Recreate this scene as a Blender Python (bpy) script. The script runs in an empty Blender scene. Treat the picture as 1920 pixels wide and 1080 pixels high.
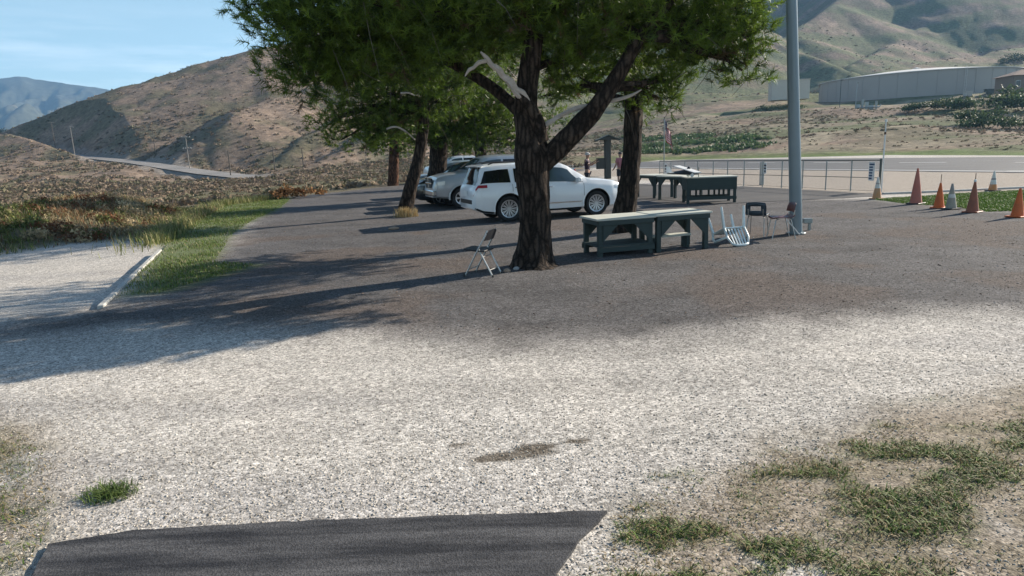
import bpy, bmesh, math, random
import numpy as np
from mathutils import Vector, Matrix

random.seed(7)
RNG = np.random.default_rng(11)
R = math.radians
scene = bpy.context.scene
COL = scene.collection

# ------------------------------------------------------------------ camera
FPX = 1250.0                       # focal length in pixels of a 1920 wide picture
CAM_H = 2.0
PITCH = math.atan(253 / FPX)
ROLL = R(2.2)
cam_rot = Matrix.Rotation(math.pi / 2 - PITCH, 3, 'X') @ Matrix.Rotation(-ROLL, 3, 'Z')
cam_data = bpy.data.cameras.new('camera')
cam_data.sensor_width = 36.0
cam_data.lens = 36.0 * FPX / 1920.0
cam_data.clip_start = 0.05
cam_data.clip_end = 20000
cam = bpy.data.objects.new('camera', cam_data)
COL.objects.link(cam)
cam.matrix_world = Matrix.Translation((0, 0, CAM_H)) @ cam_rot.to_4x4()
scene.camera = cam

# ------------------------------------------------------------------ light
SUN_EL = R(25.0)
SUN_BETA = R(29.0)                 # the sun stands to the right and a little ahead
sun_dir = Vector((math.cos(SUN_BETA) * math.cos(SUN_EL), math.sin(SUN_BETA) * math.cos(SUN_EL), math.sin(SUN_EL)))
sl = bpy.data.lights.new('sun', 'SUN')
sl.energy = 5.0
sl.angle = R(0.5)
sl.color = (1.0, 0.90, 0.76)
so = bpy.data.objects.new('sun', sl)
COL.objects.link(so)
so.rotation_euler = sun_dir.to_track_quat('Z', 'Y').to_euler()

world = bpy.data.worlds.new('World')
scene.world = world
world.use_nodes = True
wn = world.node_tree.nodes
wl = world.node_tree.links
wn.clear()
w_out = wn.new('ShaderNodeOutputWorld')
w_bg = wn.new('ShaderNodeBackground')
w_bg.inputs['Strength'].default_value = 0.064
sky = wn.new('ShaderNodeTexSky')
sky.sky_type = 'NISHITA'
sky.sun_disc = False
sky.sun_elevation = SUN_EL
sky.sun_rotation = math.atan2(sun_dir.x, sun_dir.y)
sky.altitude = 300
sky.air_density = 1.0
sky.dust_density = 0.3
sky.ozone_density = 1.3
w_tc = wn.new('ShaderNodeTexCoord')
w_map = wn.new('ShaderNodeMapping')
w_map.inputs['Scale'].default_value = (2.2, 2.2, 26.0)
w_no = wn.new('ShaderNodeTexNoise')
w_no.inputs['Scale'].default_value = 1.6
w_no.inputs['Detail'].default_value = 7
w_no.inputs['Roughness'].default_value = 0.6
w_ramp = wn.new('ShaderNodeValToRGB')
w_ramp.color_ramp.elements[0].position = 0.44
w_ramp.color_ramp.elements[1].position = 0.68
w_sep = wn.new('ShaderNodeSeparateXYZ')
w_band = wn.new('ShaderNodeValToRGB')          # thin cloud hangs low over the mountains only
cr = w_band.color_ramp
cr.elements[0].position = 0.06; cr.elements[0].color = (1, 1, 1, 1)
cr.elements[1].position = 0.20; cr.elements[1].color = (0, 0, 0, 1)
e = cr.elements.new(0.145); e.color = (0.9, 0.9, 0.9, 1)
w_mul = wn.new('ShaderNodeMath'); w_mul.operation = 'MULTIPLY'
w_mul2 = wn.new('ShaderNodeMath'); w_mul2.operation = 'MULTIPLY'; w_mul2.inputs[1].default_value = 0.5
w_mix = wn.new('ShaderNodeMixRGB')
w_mix.inputs['Color2'].default_value = (10.4, 11.4, 12.2, 1)
wl.new(w_tc.outputs['Generated'], w_map.inputs['Vector'])
wl.new(w_map.outputs['Vector'], w_no.inputs['Vector'])
wl.new(w_no.outputs['Fac'], w_ramp.inputs['Fac'])
wl.new(w_tc.outputs['Generated'], w_sep.inputs['Vector'])
wl.new(w_sep.outputs['Z'], w_band.inputs['Fac'])
wl.new(w_ramp.outputs['Color'], w_mul.inputs[0])
wl.new(w_band.outputs['Color'], w_mul.inputs[1])
wl.new(w_mul.outputs[0], w_mul2.inputs[0])
wl.new(w_mul2.outputs[0], w_mix.inputs['Fac'])
w_veil = wn.new('ShaderNodeValToRGB')          # thin bright air low down, all round
w_veil.color_ramp.elements[0].position = 0.02; w_veil.color_ramp.elements[0].color = (0.42, 0.42, 0.42, 1)
w_veil.color_ramp.elements[1].position = 0.55; w_veil.color_ramp.elements[1].color = (0, 0, 0, 1)
w_vm = wn.new('ShaderNodeMixRGB'); w_vm.inputs['Color2'].default_value = (7.2, 11.2, 12.6, 1)
wl.new(w_sep.outputs['Z'], w_veil.inputs['Fac']); wl.new(w_veil.outputs['Color'], w_vm.inputs['Fac'])
wl.new(sky.outputs['Color'], w_vm.inputs['Color1']); wl.new(w_vm.outputs['Color'], w_mix.inputs['Color1'])
wl.new(w_mix.outputs['Color'], w_bg.inputs['Color'])
wl.new(w_bg.outputs['Background'], w_out.inputs['Surface'])

vs = scene.view_settings
vs.view_transform = 'Standard'
vs.look = 'None'
vs.exposure = 1.05
vs.gamma = 1.0
vs.use_curve_mapping = False
scene.render.engine = 'CYCLES'
scene.cycles.max_bounces = 6
scene.cycles.volume_bounces = 0

# ------------------------------------------------------------------ survey helpers
# (a pixel of the 1920 x 1080 photograph and a distance give a place in the world)
def ray(u, v):
    return cam_rot @ Vector(((u - 960) / FPX, (540 - v) / FPX, -1.0))

def G(u, v, z=0.0):
    d = ray(u, v)
    t = (z - CAM_H) / d.z
    return Vector((d.x * t, d.y * t, z))

def P(u, v, dist):
    d = ray(u, v)
    t = dist / d.y
    return Vector((d.x * t, d.y * t, CAM_H + d.z * t))

def col_at(u, v0, dist):
    """x at ground for a column of the picture at distance dist"""
    p = P(u, v0, dist)
    return p.x, p.y

# ------------------------------------------------------------------ naming helpers
def tag(o, label=None, cat=None, group=None, kind=None):
    if label: o['label'] = label
    if cat: o['category'] = cat
    if group: o['group'] = group
    if kind: o['kind'] = kind
    return o

def thing(name, label, cat, loc=(0, 0, 0), rz=0.0, group=None):
    o = bpy.data.objects.new(name, None)
    o.empty_display_size = 0.2
    COL.objects.link(o)
    o.location = loc
    o.rotation_euler = (0, 0, rz)
    return tag(o, label, cat, group)

def link(name, me, mat=None, parent=None):
    o = bpy.data.objects.new(name, me)
    COL.objects.link(o)
    if mat is not None and len(me.materials) == 0:
        me.materials.append(mat)
    if parent is not None:
        o.parent = parent
    return o

def copy_tree(o, parent=None):
    c = o.copy()
    COL.objects.link(c)
    c.parent = parent
    for ch in list(o.children):
        copy_tree(ch, c)
    return c

class MB:
    """collects geometry for ONE mesh object"""
    def __init__(self):
        self.v = []
        self.f = []
    def add(self, verts, faces):
        n = len(self.v)
        self.v.extend([tuple(p) for p in verts])
        self.f.extend([tuple(i + n for i in f) for f in faces])
        return self
    def box(self, c, s, m=None):
        hx, hy, hz = s[0] / 2, s[1] / 2, s[2] / 2
        vs_ = [Vector((x, y, z)) for x in (-hx, hx) for y in (-hy, hy) for z in (-hz, hz)]
        if m is not None:
            vs_ = [m @ p for p in vs_]
        vs_ = [p + Vector(c) for p in vs_]
        return self.add(vs_, [(0, 1, 3, 2), (4, 6, 7, 5), (0, 4, 5, 1), (2, 3, 7, 6), (0, 2, 6, 4), (1, 5, 7, 3)])
    def bar(self, a, b, w, h):
        """box from a to b, w wide (sideways), h high"""
        a = Vector(a); b = Vector(b)
        d = b - a
        L = d.length
        q = d.to_track_quat('X', 'Z').to_matrix()
        return self.box((a + b) / 2, (L, w, h), q)
    def tube(self, pts, radii, n=8, cap=True):
        pts = [Vector(p) for p in pts]
        if not isinstance(radii, (list, tuple)):
            radii = [radii] * len(pts)
        base = []
        up = None
        for i, p in enumerate(pts):
            t = (pts[min(i + 1, len(pts) - 1)] - pts[max(i - 1, 0)]).normalized()
            if up is None:
                up = t.orthogonal().normalized()
            up = (up - t * up.dot(t)).normalized()
            sd = t.cross(up)
            base.append([p + (up * math.cos(2 * math.pi * k / n) + sd * math.sin(2 * math.pi * k / n)) * radii[i] for k in range(n)])
        vv = [p for r in base for p in r]
        ff = []
        for i in range(len(pts) - 1):
            for k in range(n):
                ff.append((i * n + k, i * n + (k + 1) % n, (i + 1) * n + (k + 1) % n, (i + 1) * n + k))
        if cap:
            ff.append(tuple(reversed(range(n))))
            ff.append(tuple((len(pts) - 1) * n + k for k in range(n)))
        return self.add(vv, ff)
    def lathe(self, prof, n=24, m=None, c=(0, 0, 0)):
        """prof = [(r, z)] turned about z; m turns it, c moves it"""
        vv = []
        for r, z in prof:
            for k in range(n):
                a = 2 * math.pi * k / n
                vv.append(Vector((r * math.cos(a), r * math.sin(a), z)))
        if m is not None:
            vv = [m @ p for p in vv]
        vv = [p + Vector(c) for p in vv]
        ff = []
        for i in range(len(prof) - 1):
            for k in range(n):
                ff.append((i * n + k, i * n + (k + 1) % n, (i + 1) * n + (k + 1) % n, (i + 1) * n + k))
        return self.add(vv, ff)
    def prism(self, poly, h, m=None, c=(0, 0, 0)):
        """2-D outline in local xy pushed along local z by +-h/2"""
        n = len(poly)
        vv = [Vector((x, y, -h / 2)) for x, y in poly] + [Vector((x, y, h / 2)) for x, y in poly]
        if m is not None:
            vv = [m @ p for p in vv]
        vv = [p + Vector(c) for p in vv]
        ff = [tuple(reversed(range(n))), tuple(range(n, 2 * n))]
        ff += [(i, (i + 1) % n, n + (i + 1) % n, n + i) for i in range(n)]
        return self.add(vv, ff)
    def mesh(self, name, smooth=False, bevel=0.0, angle=40):
        me = bpy.data.meshes.new(name)
        me.from_pydata(self.v, [], self.f)
        bm = bmesh.new()
        bm.from_mesh(me)
        bmesh.ops.recalc_face_normals(bm, faces=bm.faces)
        if bevel > 0:
            ed = [e_ for e_ in bm.edges if e_.is_manifold and e_.calc_face_angle(0) > R(30)]
            bmesh.ops.bevel(bm, geom=ed, offset=bevel, segments=1, affect='EDGES', clamp_overlap=True)
        bm.to_mesh(me)
        bm.free()
        if smooth:
            me.polygons.foreach_set('use_smooth', [True] * len(me.polygons))
            try:
                me.set_sharp_from_angle(angle=R(angle))
            except Exception:
                pass
        return me
    def build(self, name, mat, parent=None, smooth=False, bevel=0.0, angle=40):
        return link(name, self.mesh(name, smooth, bevel, angle), mat, parent)

def tri_mesh(name, verts, faces, colors=None):
    """fast mesh from numpy arrays; colors = one rgb for each vertex"""
    me = bpy.data.meshes.new(name)
    nv, nf, k = len(verts), len(faces), faces.shape[1]
    me.vertices.add(nv)
    me.vertices.foreach_set('co', np.ascontiguousarray(verts, dtype=np.float32).ravel())
    me.loops.add(nf * k)
    me.loops.foreach_set('vertex_index', np.ascontiguousarray(faces, dtype=np.int32).ravel())
    me.polygons.add(nf)
    me.polygons.foreach_set('loop_start', np.arange(0, nf * k, k, dtype=np.int32))
    try:
        me.polygons.foreach_set('loop_total', np.full(nf, k, dtype=np.int32))
    except Exception:
        pass
    if colors is not None:
        at = me.color_attributes.new('Col', 'FLOAT_COLOR', 'POINT')
        c4 = np.ones((nv, 4), dtype=np.float32)
        c4[:, :3] = colors
        at.data.foreach_set('color', c4.ravel())
    me.update()
    me.validate()
    return me

# ------------------------------------------------------------------ materials
def new_mat(name):
    m = bpy.data.materials.new(name)
    m.use_nodes = True
    nt = m.node_tree
    b = nt.nodes['Principled BSDF']
    return m, nt, b

def mat_plain(name, color, rough=0.6, metal=0.0, var=0.12, scale=6.0, bump=0.0, bscale=60.0, coat=0.0, spec=0.5):
    """even colour with wear: large and small noise on colour and roughness"""
    m, nt, b = new_mat(name)
    N, L = nt.nodes, nt.links
    tc = N.new('ShaderNodeTexCoord')
    no = N.new('ShaderNodeTexNoise')
    no.inputs['Scale'].default_value = scale
    no.inputs['Detail'].default_value = 6
    no.inputs['Roughness'].default_value = 0.65
    L.new(tc.outputs['Object'], no.inputs['Vector'])
    mx = N.new('ShaderNodeMixRGB')
    c = np.array(color)
    mx.inputs['Color1'].default_value = (*np.clip(c * (1 - var * 1.6), 0, 1), 1)
    mx.inputs['Color2'].default_value = (*np.clip(c * (1 + var * 1.6), 0, 1), 1)
    L.new(no.outputs['Fac'], mx.inputs['Fac'])
    L.new(mx.outputs['Color'], b.inputs['Base Color'])
    b.inputs['Roughness'].default_value = rough
    b.inputs['Metallic'].default_value = metal
    b.inputs['Specular IOR Level'].default_value = spec
    b.inputs['Coat Weight'].default_value = coat
    b.inputs['Coat Roughness'].default_value = 0.06
    if bump > 0:
        n2 = N.new('ShaderNodeTexNoise')
        n2.inputs['Scale'].default_value = bscale
        n2.inputs['Detail'].default_value = 5
        L.new(tc.outputs['Object'], n2.inputs['Vector'])
        bp = N.new('ShaderNodeBump')
        bp.inputs['Strength'].default_value = bump
        bp.inputs['Distance'].default_value = 0.02
        L.new(n2.outputs['Fac'], bp.inputs['Height'])
        L.new(bp.outputs['Normal'], b.inputs['Normal'])
    return m

def mat_leaf(name, rough=0.55, trans=0.25, spec=0.3):
    """foliage: colour from the vertices, a little light passes through"""
    m, nt, b = new_mat(name)
    N, L = nt.nodes, nt.links
    at = N.new('ShaderNodeAttribute')
    at.attribute_name = 'Col'
    L.new(at.outputs['Color'], b.inputs['Base Color'])
    b.inputs['Roughness'].default_value = rough
    b.inputs['Specular IOR Level'].default_value = spec
    if trans > 0:
        tr = N.new('ShaderNodeBsdfTranslucent')
        L.new(at.outputs['Color'], tr.inputs['Color'])
        mx = N.new('ShaderNodeMixShader')
        mx.inputs['Fac'].default_value = trans
        out = N['Material Output']
        L.new(b.outputs['BSDF'], mx.inputs[1])
        L.new(tr.outputs['BSDF'], mx.inputs[2])
        L.new(mx.outputs['Shader'], out.inputs['Surface'])
    return m

def mat_wood(name, color, var=0.3, rough=0.75, scale=(2, 30, 30)):
    m, nt, b = new_mat(name)
    N, L = nt.nodes, nt.links
    tc = N.new('ShaderNodeTexCoord')
    mp = N.new('ShaderNodeMapping')
    mp.inputs['Scale'].default_value = scale
    no = N.new('ShaderNodeTexNoise')
    no.inputs['Scale'].default_value = 1.5
    no.inputs['Detail'].default_value = 7
    no.inputs['Roughness'].default_value = 0.7
    L.new(tc.outputs['Object'], mp.inputs['Vector'])
    L.new(mp.outputs['Vector'], no.inputs['Vector'])
    mx = N.new('ShaderNodeMixRGB')
    c = np.array(color)
    mx.inputs['Color1'].default_value = (*np.clip(c * (1 - var), 0, 1), 1)
    mx.inputs['Color2'].default_value = (*np.clip(c * (1 + var), 0, 1), 1)
    L.new(no.outputs['Fac'], mx.inputs['Fac'])
    L.new(mx.outputs['Color'], b.inputs['Base Color'])
    b.inputs['Roughness'].default_value = rough
    bp = N.new('ShaderNodeBump')
    bp.inputs['Strength'].default_value = 0.3
    bp.inputs['Distance'].default_value = 0.01
    L.new(no.outputs['Fac'], bp.inputs['Height'])
    L.new(bp.outputs['Normal'], b.inputs['Normal'])
    return m

def mat_bark(name, dark, light, zs=1.6):
    m, nt, b = new_mat(name)
    N, L = nt.nodes, nt.links
    tc = N.new('ShaderNodeTexCoord')
    mp = N.new('ShaderNodeMapping')
    mp.inputs['Scale'].default_value = (11, 11, zs * 1.5)
    vo = N.new('ShaderNodeTexVoronoi')
    vo.feature = 'DISTANCE_TO_EDGE'
    vo.inputs['Scale'].default_value = 1.7
    no = N.new('ShaderNodeTexNoise')
    no.inputs['Scale'].default_value = 14
    no.inputs['Detail'].default_value = 8
    no.inputs['Roughness'].default_value = 0.75
    L.new(tc.outputs['Object'], mp.inputs['Vector'])
    ad = N.new('ShaderNodeMixRGB')
    ad.inputs['Fac'].default_value = 0.45
    L.new(mp.outputs['Vector'], ad.inputs['Color1'])
    L.new(no.outputs['Color'], ad.inputs['Color2'])
    L.new(tc.outputs['Object'], no.inputs['Vector'])
    L.new(ad.outputs['Color'], vo.inputs['Vector'])
    rp = N.new('ShaderNodeValToRGB')
    rp.color_ramp.elements[0].position = 0.0
    rp.color_ramp.elements[0].color = (*dark, 1)
    rp.color_ramp.elements[1].position = 0.32
    rp.color_ramp.elements[1].color = (*light, 1)
    L.new(vo.outputs['Distance'], rp.inputs['Fac'])
    mx = N.new('ShaderNodeMixRGB')
    mx.blend_type = 'MULTIPLY'
    mx.inputs['Fac'].default_value = 0.8
    r2 = N.new('ShaderNodeValToRGB')
    r2.color_ramp.elements[0].position = 0.3
    r2.color_ramp.elements[0].color = (0.45, 0.42, 0.4, 1)
    r2.color_ramp.elements[1].position = 0.75
    r2.color_ramp.elements[1].color = (1.25, 1.2, 1.15, 1)
    L.new(no.outputs['Fac'], r2.inputs['Fac'])
    L.new(rp.outputs['Color'], mx.inputs['Color1'])
    L.new(r2.outputs['Color'], mx.inputs['Color2'])
    L.new(mx.outputs['Color'], b.inputs['Base Color'])
    b.inputs['Roughness'].default_value = 0.9
    b.inputs['Specular IOR Level'].default_value = 0.15
    ma = N.new('ShaderNodeMath')
    ma.operation = 'MULTIPLY_ADD'
    ma.inputs[1].default_value = 0.35
    L.new(no.outputs['Fac'], ma.inputs[0])
    L.new(vo.outputs['Distance'], ma.inputs[2])
    bp = N.new('ShaderNodeBump')
    bp.inputs['Strength'].default_value = 0.9
    bp.inputs['Distance'].default_value = 0.05
    L.new(ma.outputs[0], bp.inputs['Height'])
    L.new(bp.outputs['Normal'], b.inputs['Normal'])
    return m

M = {}
M['paint_white'] = mat_plain('white car paint', (0.80, 0.82, 0.84), 0.28, 0.0, 0.02, 2, coat=0.8)
M['paint_silver'] = mat_plain('silver car paint', (0.42, 0.46, 0.50), 0.3, 0.35, 0.03, 2, coat=0.8)
M['paint_blue'] = mat_plain('blue grey car paint', (0.28, 0.36, 0.43), 0.3, 0.3, 0.03, 2, coat=0.8)
M['paint_black'] = mat_plain('dark car paint', (0.016, 0.018, 0.024), 0.25, 0.0, 0.1, 2, coat=0.8)
M['glass'] = mat_plain('tinted car glass', (0.008, 0.009, 0.011), 0.06, 0.0, 0.1, 2, spec=0.7)
M['glass_clear'] = mat_plain('clear car glass', (0.05, 0.075, 0.085), 0.06, 0.0, 0.1, 2, spec=0.9)
M['tyre'] = mat_plain('tyre rubber', (0.014, 0.014, 0.015), 0.8, 0.0, 0.2, 20)
M['rim'] = mat_plain('alloy rim', (0.55, 0.56, 0.58), 0.3, 0.7, 0.08, 12)
M['black_plastic'] = mat_plain('black plastic', (0.018, 0.018, 0.02), 0.55, 0.0, 0.15, 10)
M['chrome'] = mat_plain('chrome trim', (0.7, 0.72, 0.74), 0.18, 1.0, 0.04, 10)
M['tail_red'] = mat_plain('red lamp lens', (0.33, 0.012, 0.018), 0.15, 0.0, 0.1, 10, coat=0.5)
M['lamp_clear'] = mat_plain('clear lamp lens', (0.5, 0.53, 0.55), 0.12, 0.2, 0.3, 22, coat=0.5)
M['seam'] = mat_plain('panel gap', (0.02, 0.022, 0.025), 0.8)
M['green_paint'] = mat_wood('weathered dark green painted wood', (0.032, 0.050, 0.048), 0.35)
M['green_top'] = mat_wood('sun bleached grey green table boards', (0.50, 0.51, 0.45), 0.22, 0.8)
M['galv'] = mat_plain('galvanised steel', (0.30, 0.33, 0.33), 0.45, 0.6, 0.15, 8)
M['fence_green'] = mat_plain('green grey fence pipe', (0.07, 0.09, 0.085), 0.55, 0.2, 0.2, 8)
M['pole_paint'] = mat_plain('blue grey pole paint', (0.17, 0.22, 0.25), 0.32, 0.1, 0.12, 1.5, bump=0.05, bscale=30)
M['white_plastic'] = mat_plain('white plastic', (0.68, 0.74, 0.74), 0.4, 0.0, 0.06, 8)
M['navy_plastic'] = mat_plain('dark blue grey plastic', (0.022, 0.038, 0.055), 0.45, 0.0, 0.15, 8)
M['red_plastic'] = mat_plain('dark red plastic', (0.12, 0.035, 0.035), 0.45, 0.0, 0.15, 8)
M['steel_leg'] = mat_plain('grey steel tube', (0.42, 0.42, 0.41), 0.35, 0.7, 0.1, 15)
M['black_vinyl'] = mat_plain('black vinyl', (0.014, 0.015, 0.02), 0.5, 0.0, 0.15, 12)
M['concrete'] = mat_plain('pale concrete', (0.46, 0.45, 0.42), 0.9, 0.0, 0.15, 9, bump=0.3, bscale=70)
M['white_paint'] = mat_plain('white paint', (0.72, 0.72, 0.70), 0.6, 0.0, 0.1, 9)
M['creo_wood'] = mat_wood('grey utility pole wood', (0.10, 0.085, 0.07), 0.3, 0.9, (20, 20, 1))
M['rust'] = mat_plain('rusty steel', (0.11, 0.07, 0.05), 0.8, 0.2, 0.3, 15)
M['skin'] = mat_plain('skin', (0.42, 0.24, 0.17), 0.5, 0.0, 0.06, 20)

# ------------------------------------------------------------------ numpy noise
def _hash(ix, iy, seed):
    h = (ix.astype(np.int64) * 374761393 + iy.astype(np.int64) * 668265263 + seed * 974634777) & 0x7fffffff
    h = ((h ^ (h >> 13)) * 1274126177) & 0x7fffffff
    h = h ^ (h >> 16)
    return (h & 0xffff) / 65535.0

def vnoise(x, y, seed=0):
    ix = np.floor(x); iy = np.floor(y)
    fx = x - ix; fy = y - iy
    fx = fx * fx * (3 - 2 * fx); fy = fy * fy * (3 - 2 * fy)
    a = _hash(ix, iy, seed); b = _hash(ix + 1, iy, seed)
    c = _hash(ix, iy + 1, seed); d = _hash(ix + 1, iy + 1, seed)
    return (a + (b - a) * fx) * (1 - fy) + (c + (d - c) * fx) * fy

def fbm(x, y, scale, octaves=4, seed=0, gain=0.5):
    s = 0.0; amp = 1.0; tot = 0.0
    x = np.asarray(x, dtype=float) / scale; y = np.asarray(y, dtype=float) / scale
    for o in range(octaves):
        s = s + amp * vnoise(x, y, seed + o * 17)
        tot += amp
        amp *= gain
        x = x * 2.03 + 13.7; y = y * 2.03 + 7.1
    return s / tot

def sstep(a, b, x):
    t = np.clip((x - a) / (b - a), 0, 1)
    return t * t * (3 - 2 * t)

def seg_dist(x, y, poly, closed=True):
    n = len(poly)
    best = np.full(np.shape(x), 1e9)
    for i in range(n if closed else n - 1):
        ax, ay = poly[i][:2]
        bx, by = poly[(i + 1) % n][:2]
        dx, dy = bx - ax, by - ay
        t = np.clip(((x - ax) * dx + (y - ay) * dy) / (dx * dx + dy * dy + 1e-12), 0, 1)
        best = np.minimum(best, np.hypot(x - ax - t * dx, y - ay - t * dy))
    return best

def inside(x, y, poly):
    n = len(poly)
    c = np.zeros(np.shape(x), dtype=bool)
    for i in range(n):
        ax, ay = poly[i][:2]
        bx, by = poly[(i + 1) % n][:2]
        cond = ((ay > y) != (by > y)) & (x < (bx - ax) * (y - ay) / (by - ay + 1e-12) + ax)
        c ^= cond
    return c

def sdist(x, y, poly):
    """signed distance, negative inside"""
    d = seg_dist(x, y, poly)
    return np.where(inside(x, y, poly), -d, d)

def gpoly(pts):
    return [tuple(G(u, v))[:2] for u, v in pts]

# ================================================================== TERRAIN
SITE = gpoly([(-700, 520), (-300, 497), (0, 476), (150, 458), (300, 450), (345, 425), (420, 387), (520, 374), (640, 360), (740, 349),
              (860, 336), (1000, 325), (1120, 315), (1240, 300.5), (1450, 296), (1660, 291), (1920, 292), (2400, 297)])
SITE = SITE + [(150, 40), (150, -60), (-80, -60), (-80, 5)]
# natural ridges: (u, v, distance) along the crest, slope on the left and on the right hand of the walk
RIDGES = []
def ridge(pts, sl_, sr_):
    RIDGES.append(([tuple(P(*p)) for p in pts], sl_, sr_))
# big hill at the left: crest walked from the right to the left
ridge([(1000, 40, 640), (800, 55, 560), (640, 68, 480), (540, 78, 450), (480, 89, 430), (390, 112, 420), (300, 142, 400), (235, 168, 385), (205, 190, 365)], 0.34, 0.5)
ridge([(205, 190, 365), (190, 215, 340), (168, 262, 310), (140, 284, 292)], 0.30, 0.75)
# the nearer spur with the road cut
ridge([(700, 120, 380), (600, 150, 330), (545, 172, 305), (505, 181, 285), (420, 205, 262), (330, 262, 236), (268, 303, 224)], 0.30, 0.8)
ridge([(640, 215, 260), (590, 245, 235), (545, 285, 215)], 0.35, 0.7)
ridge([(760, 200, 270), (690, 250, 220), (600, 298, 185)], 0.25, 0.5)
# hills at the right
ridge([(1050, -120, 760), (1250, -40, 640), (1400, 45, 540), (1500, 98, 470), (1600, 132, 410)], 0.75, 0.42)
ridge([(800, -60, 1000), (1150, -110, 950), (1400, -60, 900), (1560, -90, 950), (1750, -160, 1050)], 1.0, 0.9)
ridge([(1800, -260, 1100), (1640, -90, 760), (1560, 10, 620), (1480, 62, 540)], 0.46, 0.75)
ridge([(2150, -300, 1000), (1900, -80, 760), (1770, 22, 610), (1690, 72, 540), (1595, 118, 460)], 0.44, 0.8)
ridge([(2400, -100, 700), (2100, 20, 560), (1920, 88, 450), (1780, 108, 410), (1650, 128, 370)], 0.40, 0.6)
# soft lie of the land between
CTRL = [(u, v, d) for u, v, d in [
    (0, 400, 55), (60, 395, 65), (150, 388, 62), (230, 395, 55), (300, 402, 50), (-120, 395, 60),
    (0, 372, 95), (100, 368, 105), (200, 362, 110), (300, 372, 95), (400, 362, 85), (480, 352, 80), (560, 350, 70), (640, 342, 75), (720, 332, 85),
    (0, 335, 170), (100, 325, 180), (200, 328, 170), (300, 340, 150), (380, 335, 150), (460, 334, 140), (560, 325, 130), (660, 315, 130), (740, 308, 140),
    (0, 300, 260), (-120, 305, 260), (70, 284, 300), (200, 299, 245), (330, 317, 195), (400, 326, 172), (500, 318, 180), (600, 305, 175), (700, 296, 180),
    (0, 270, 420), (-150, 272, 430), (0, 262, 700), (-200, 262, 800), (100, 245, 600),
    (820, 300, 130), (900, 292, 150), (1000, 284, 170), (1100, 276, 160), (1000, 255, 280), (850, 265, 270), (1100, 240, 240),
    (1180, 285, 120), (1180, 262, 160), (1180, 232, 220), (1180, 200, 310),
    (1300, 278, 125), (1300, 255, 160), (1300, 228, 200), (1300, 205, 260), (1300, 170, 350),
    (1450, 270, 118), (1450, 240, 150), (1450, 206, 200), (1430, 192, 250), (1480, 178, 290),
    (1600, 272, 105), (1600, 235, 140), (1570, 200, 190), (1600, 189, 235), (1600, 186, 268), (1600, 180, 300),
    (1750, 272, 95), (1750, 240, 125), (1750, 214, 165), (1720, 187, 235), (1720, 185, 268), (1720, 178, 305),
    (1920, 270, 88), (1920, 240, 115), (1900, 205, 165), (1860, 174, 225), (1880, 172, 268), (1950, 160, 300), (2050, 200, 160), (2050, 240, 105), (2300, 230, 120),
]]
_cp = np.array([tuple(P(*c)) for c in CTRL])
_extra = [(x, y, 0.0) for x, y in SITE] + [(0, 20, 0), (20, 30, 0), (-10, 25, 0), (30, 60, 0), (0, 0, 0), (60, 20, 0), (-30, -20, 0)]
_extra += [(-1500, 1500, 30), (0, 1800, 40), (1500, 1500, 60), (2500, 0, 10), (-2500, 0, 0), (-400, 0, -4), (-150, 5, -3)]
_cp = np.vstack([_cp, np.array(_extra)])
_n = len(_cp)
_A = np.hypot(_cp[:, None, 0] - _cp[None, :, 0], _cp[:, None, 1] - _cp[None, :, 1])
_K = np.zeros((_n + 3, _n + 3))
_K[:_n, :_n] = _A - np.eye(_n) * 0.6
_K[:_n, _n] = 1; _K[:_n, _n + 1:] = _cp[:, :2]
_K[_n, :_n] = 1; _K[_n + 1:, :_n] = _cp[:, :2].T
RBFW = np.linalg.solve(_K, np.concatenate([_cp[:, 2], np.zeros(3)]))

def rbf(x, y):
    out = np.full(np.shape(x), RBFW[_n]) + RBFW[_n + 1] * x + RBFW[_n + 2] * y
    for i in range(_n):
        out = out + RBFW[i] * np.hypot(x - _cp[i, 0], y - _cp[i, 1])
    return out

ROAD = [tuple(P(*p)) for p in [(560, 338, 150), (470, 332, 160), (400, 325, 176), (330, 315, 200), (265, 305, 226), (200, 298, 252), (130, 290, 285), (70, 283, 318), (0, 284, 330), (-140, 290, 330)]]
ROAD_HW = 4.2
TANK_C = P(1715, 180, 268)
TANK_Z = 15.6
KERB_A = G(188, 577); KERB_B = G(300, 470)
_kn = Vector((-(KERB_B.y - KERB_A.y), KERB_B.x - KERB_A.x)).normalized()

def line_z(x, y, pts):
    """distance to a 3-D polyline in plan and its height at the nearest place"""
    best = np.full(np.shape(x), 1e9); zz = np.zeros(np.shape(x))
    for a, b in zip(pts[:-1], pts[1:]):
        dx, dy = b[0] - a[0], b[1] - a[1]
        t = np.clip(((x - a[0]) * dx + (y - a[1]) * dy) / (dx * dx + dy * dy), 0, 1)
        d = np.hypot(x - a[0] - t * dx, y - a[1] - t * dy)
        m = d < best
        best = np.where(m, d, best)
        zz = np.where(m, a[2] + t * (b[2] - a[2]), zz)
    return best, zz

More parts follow.
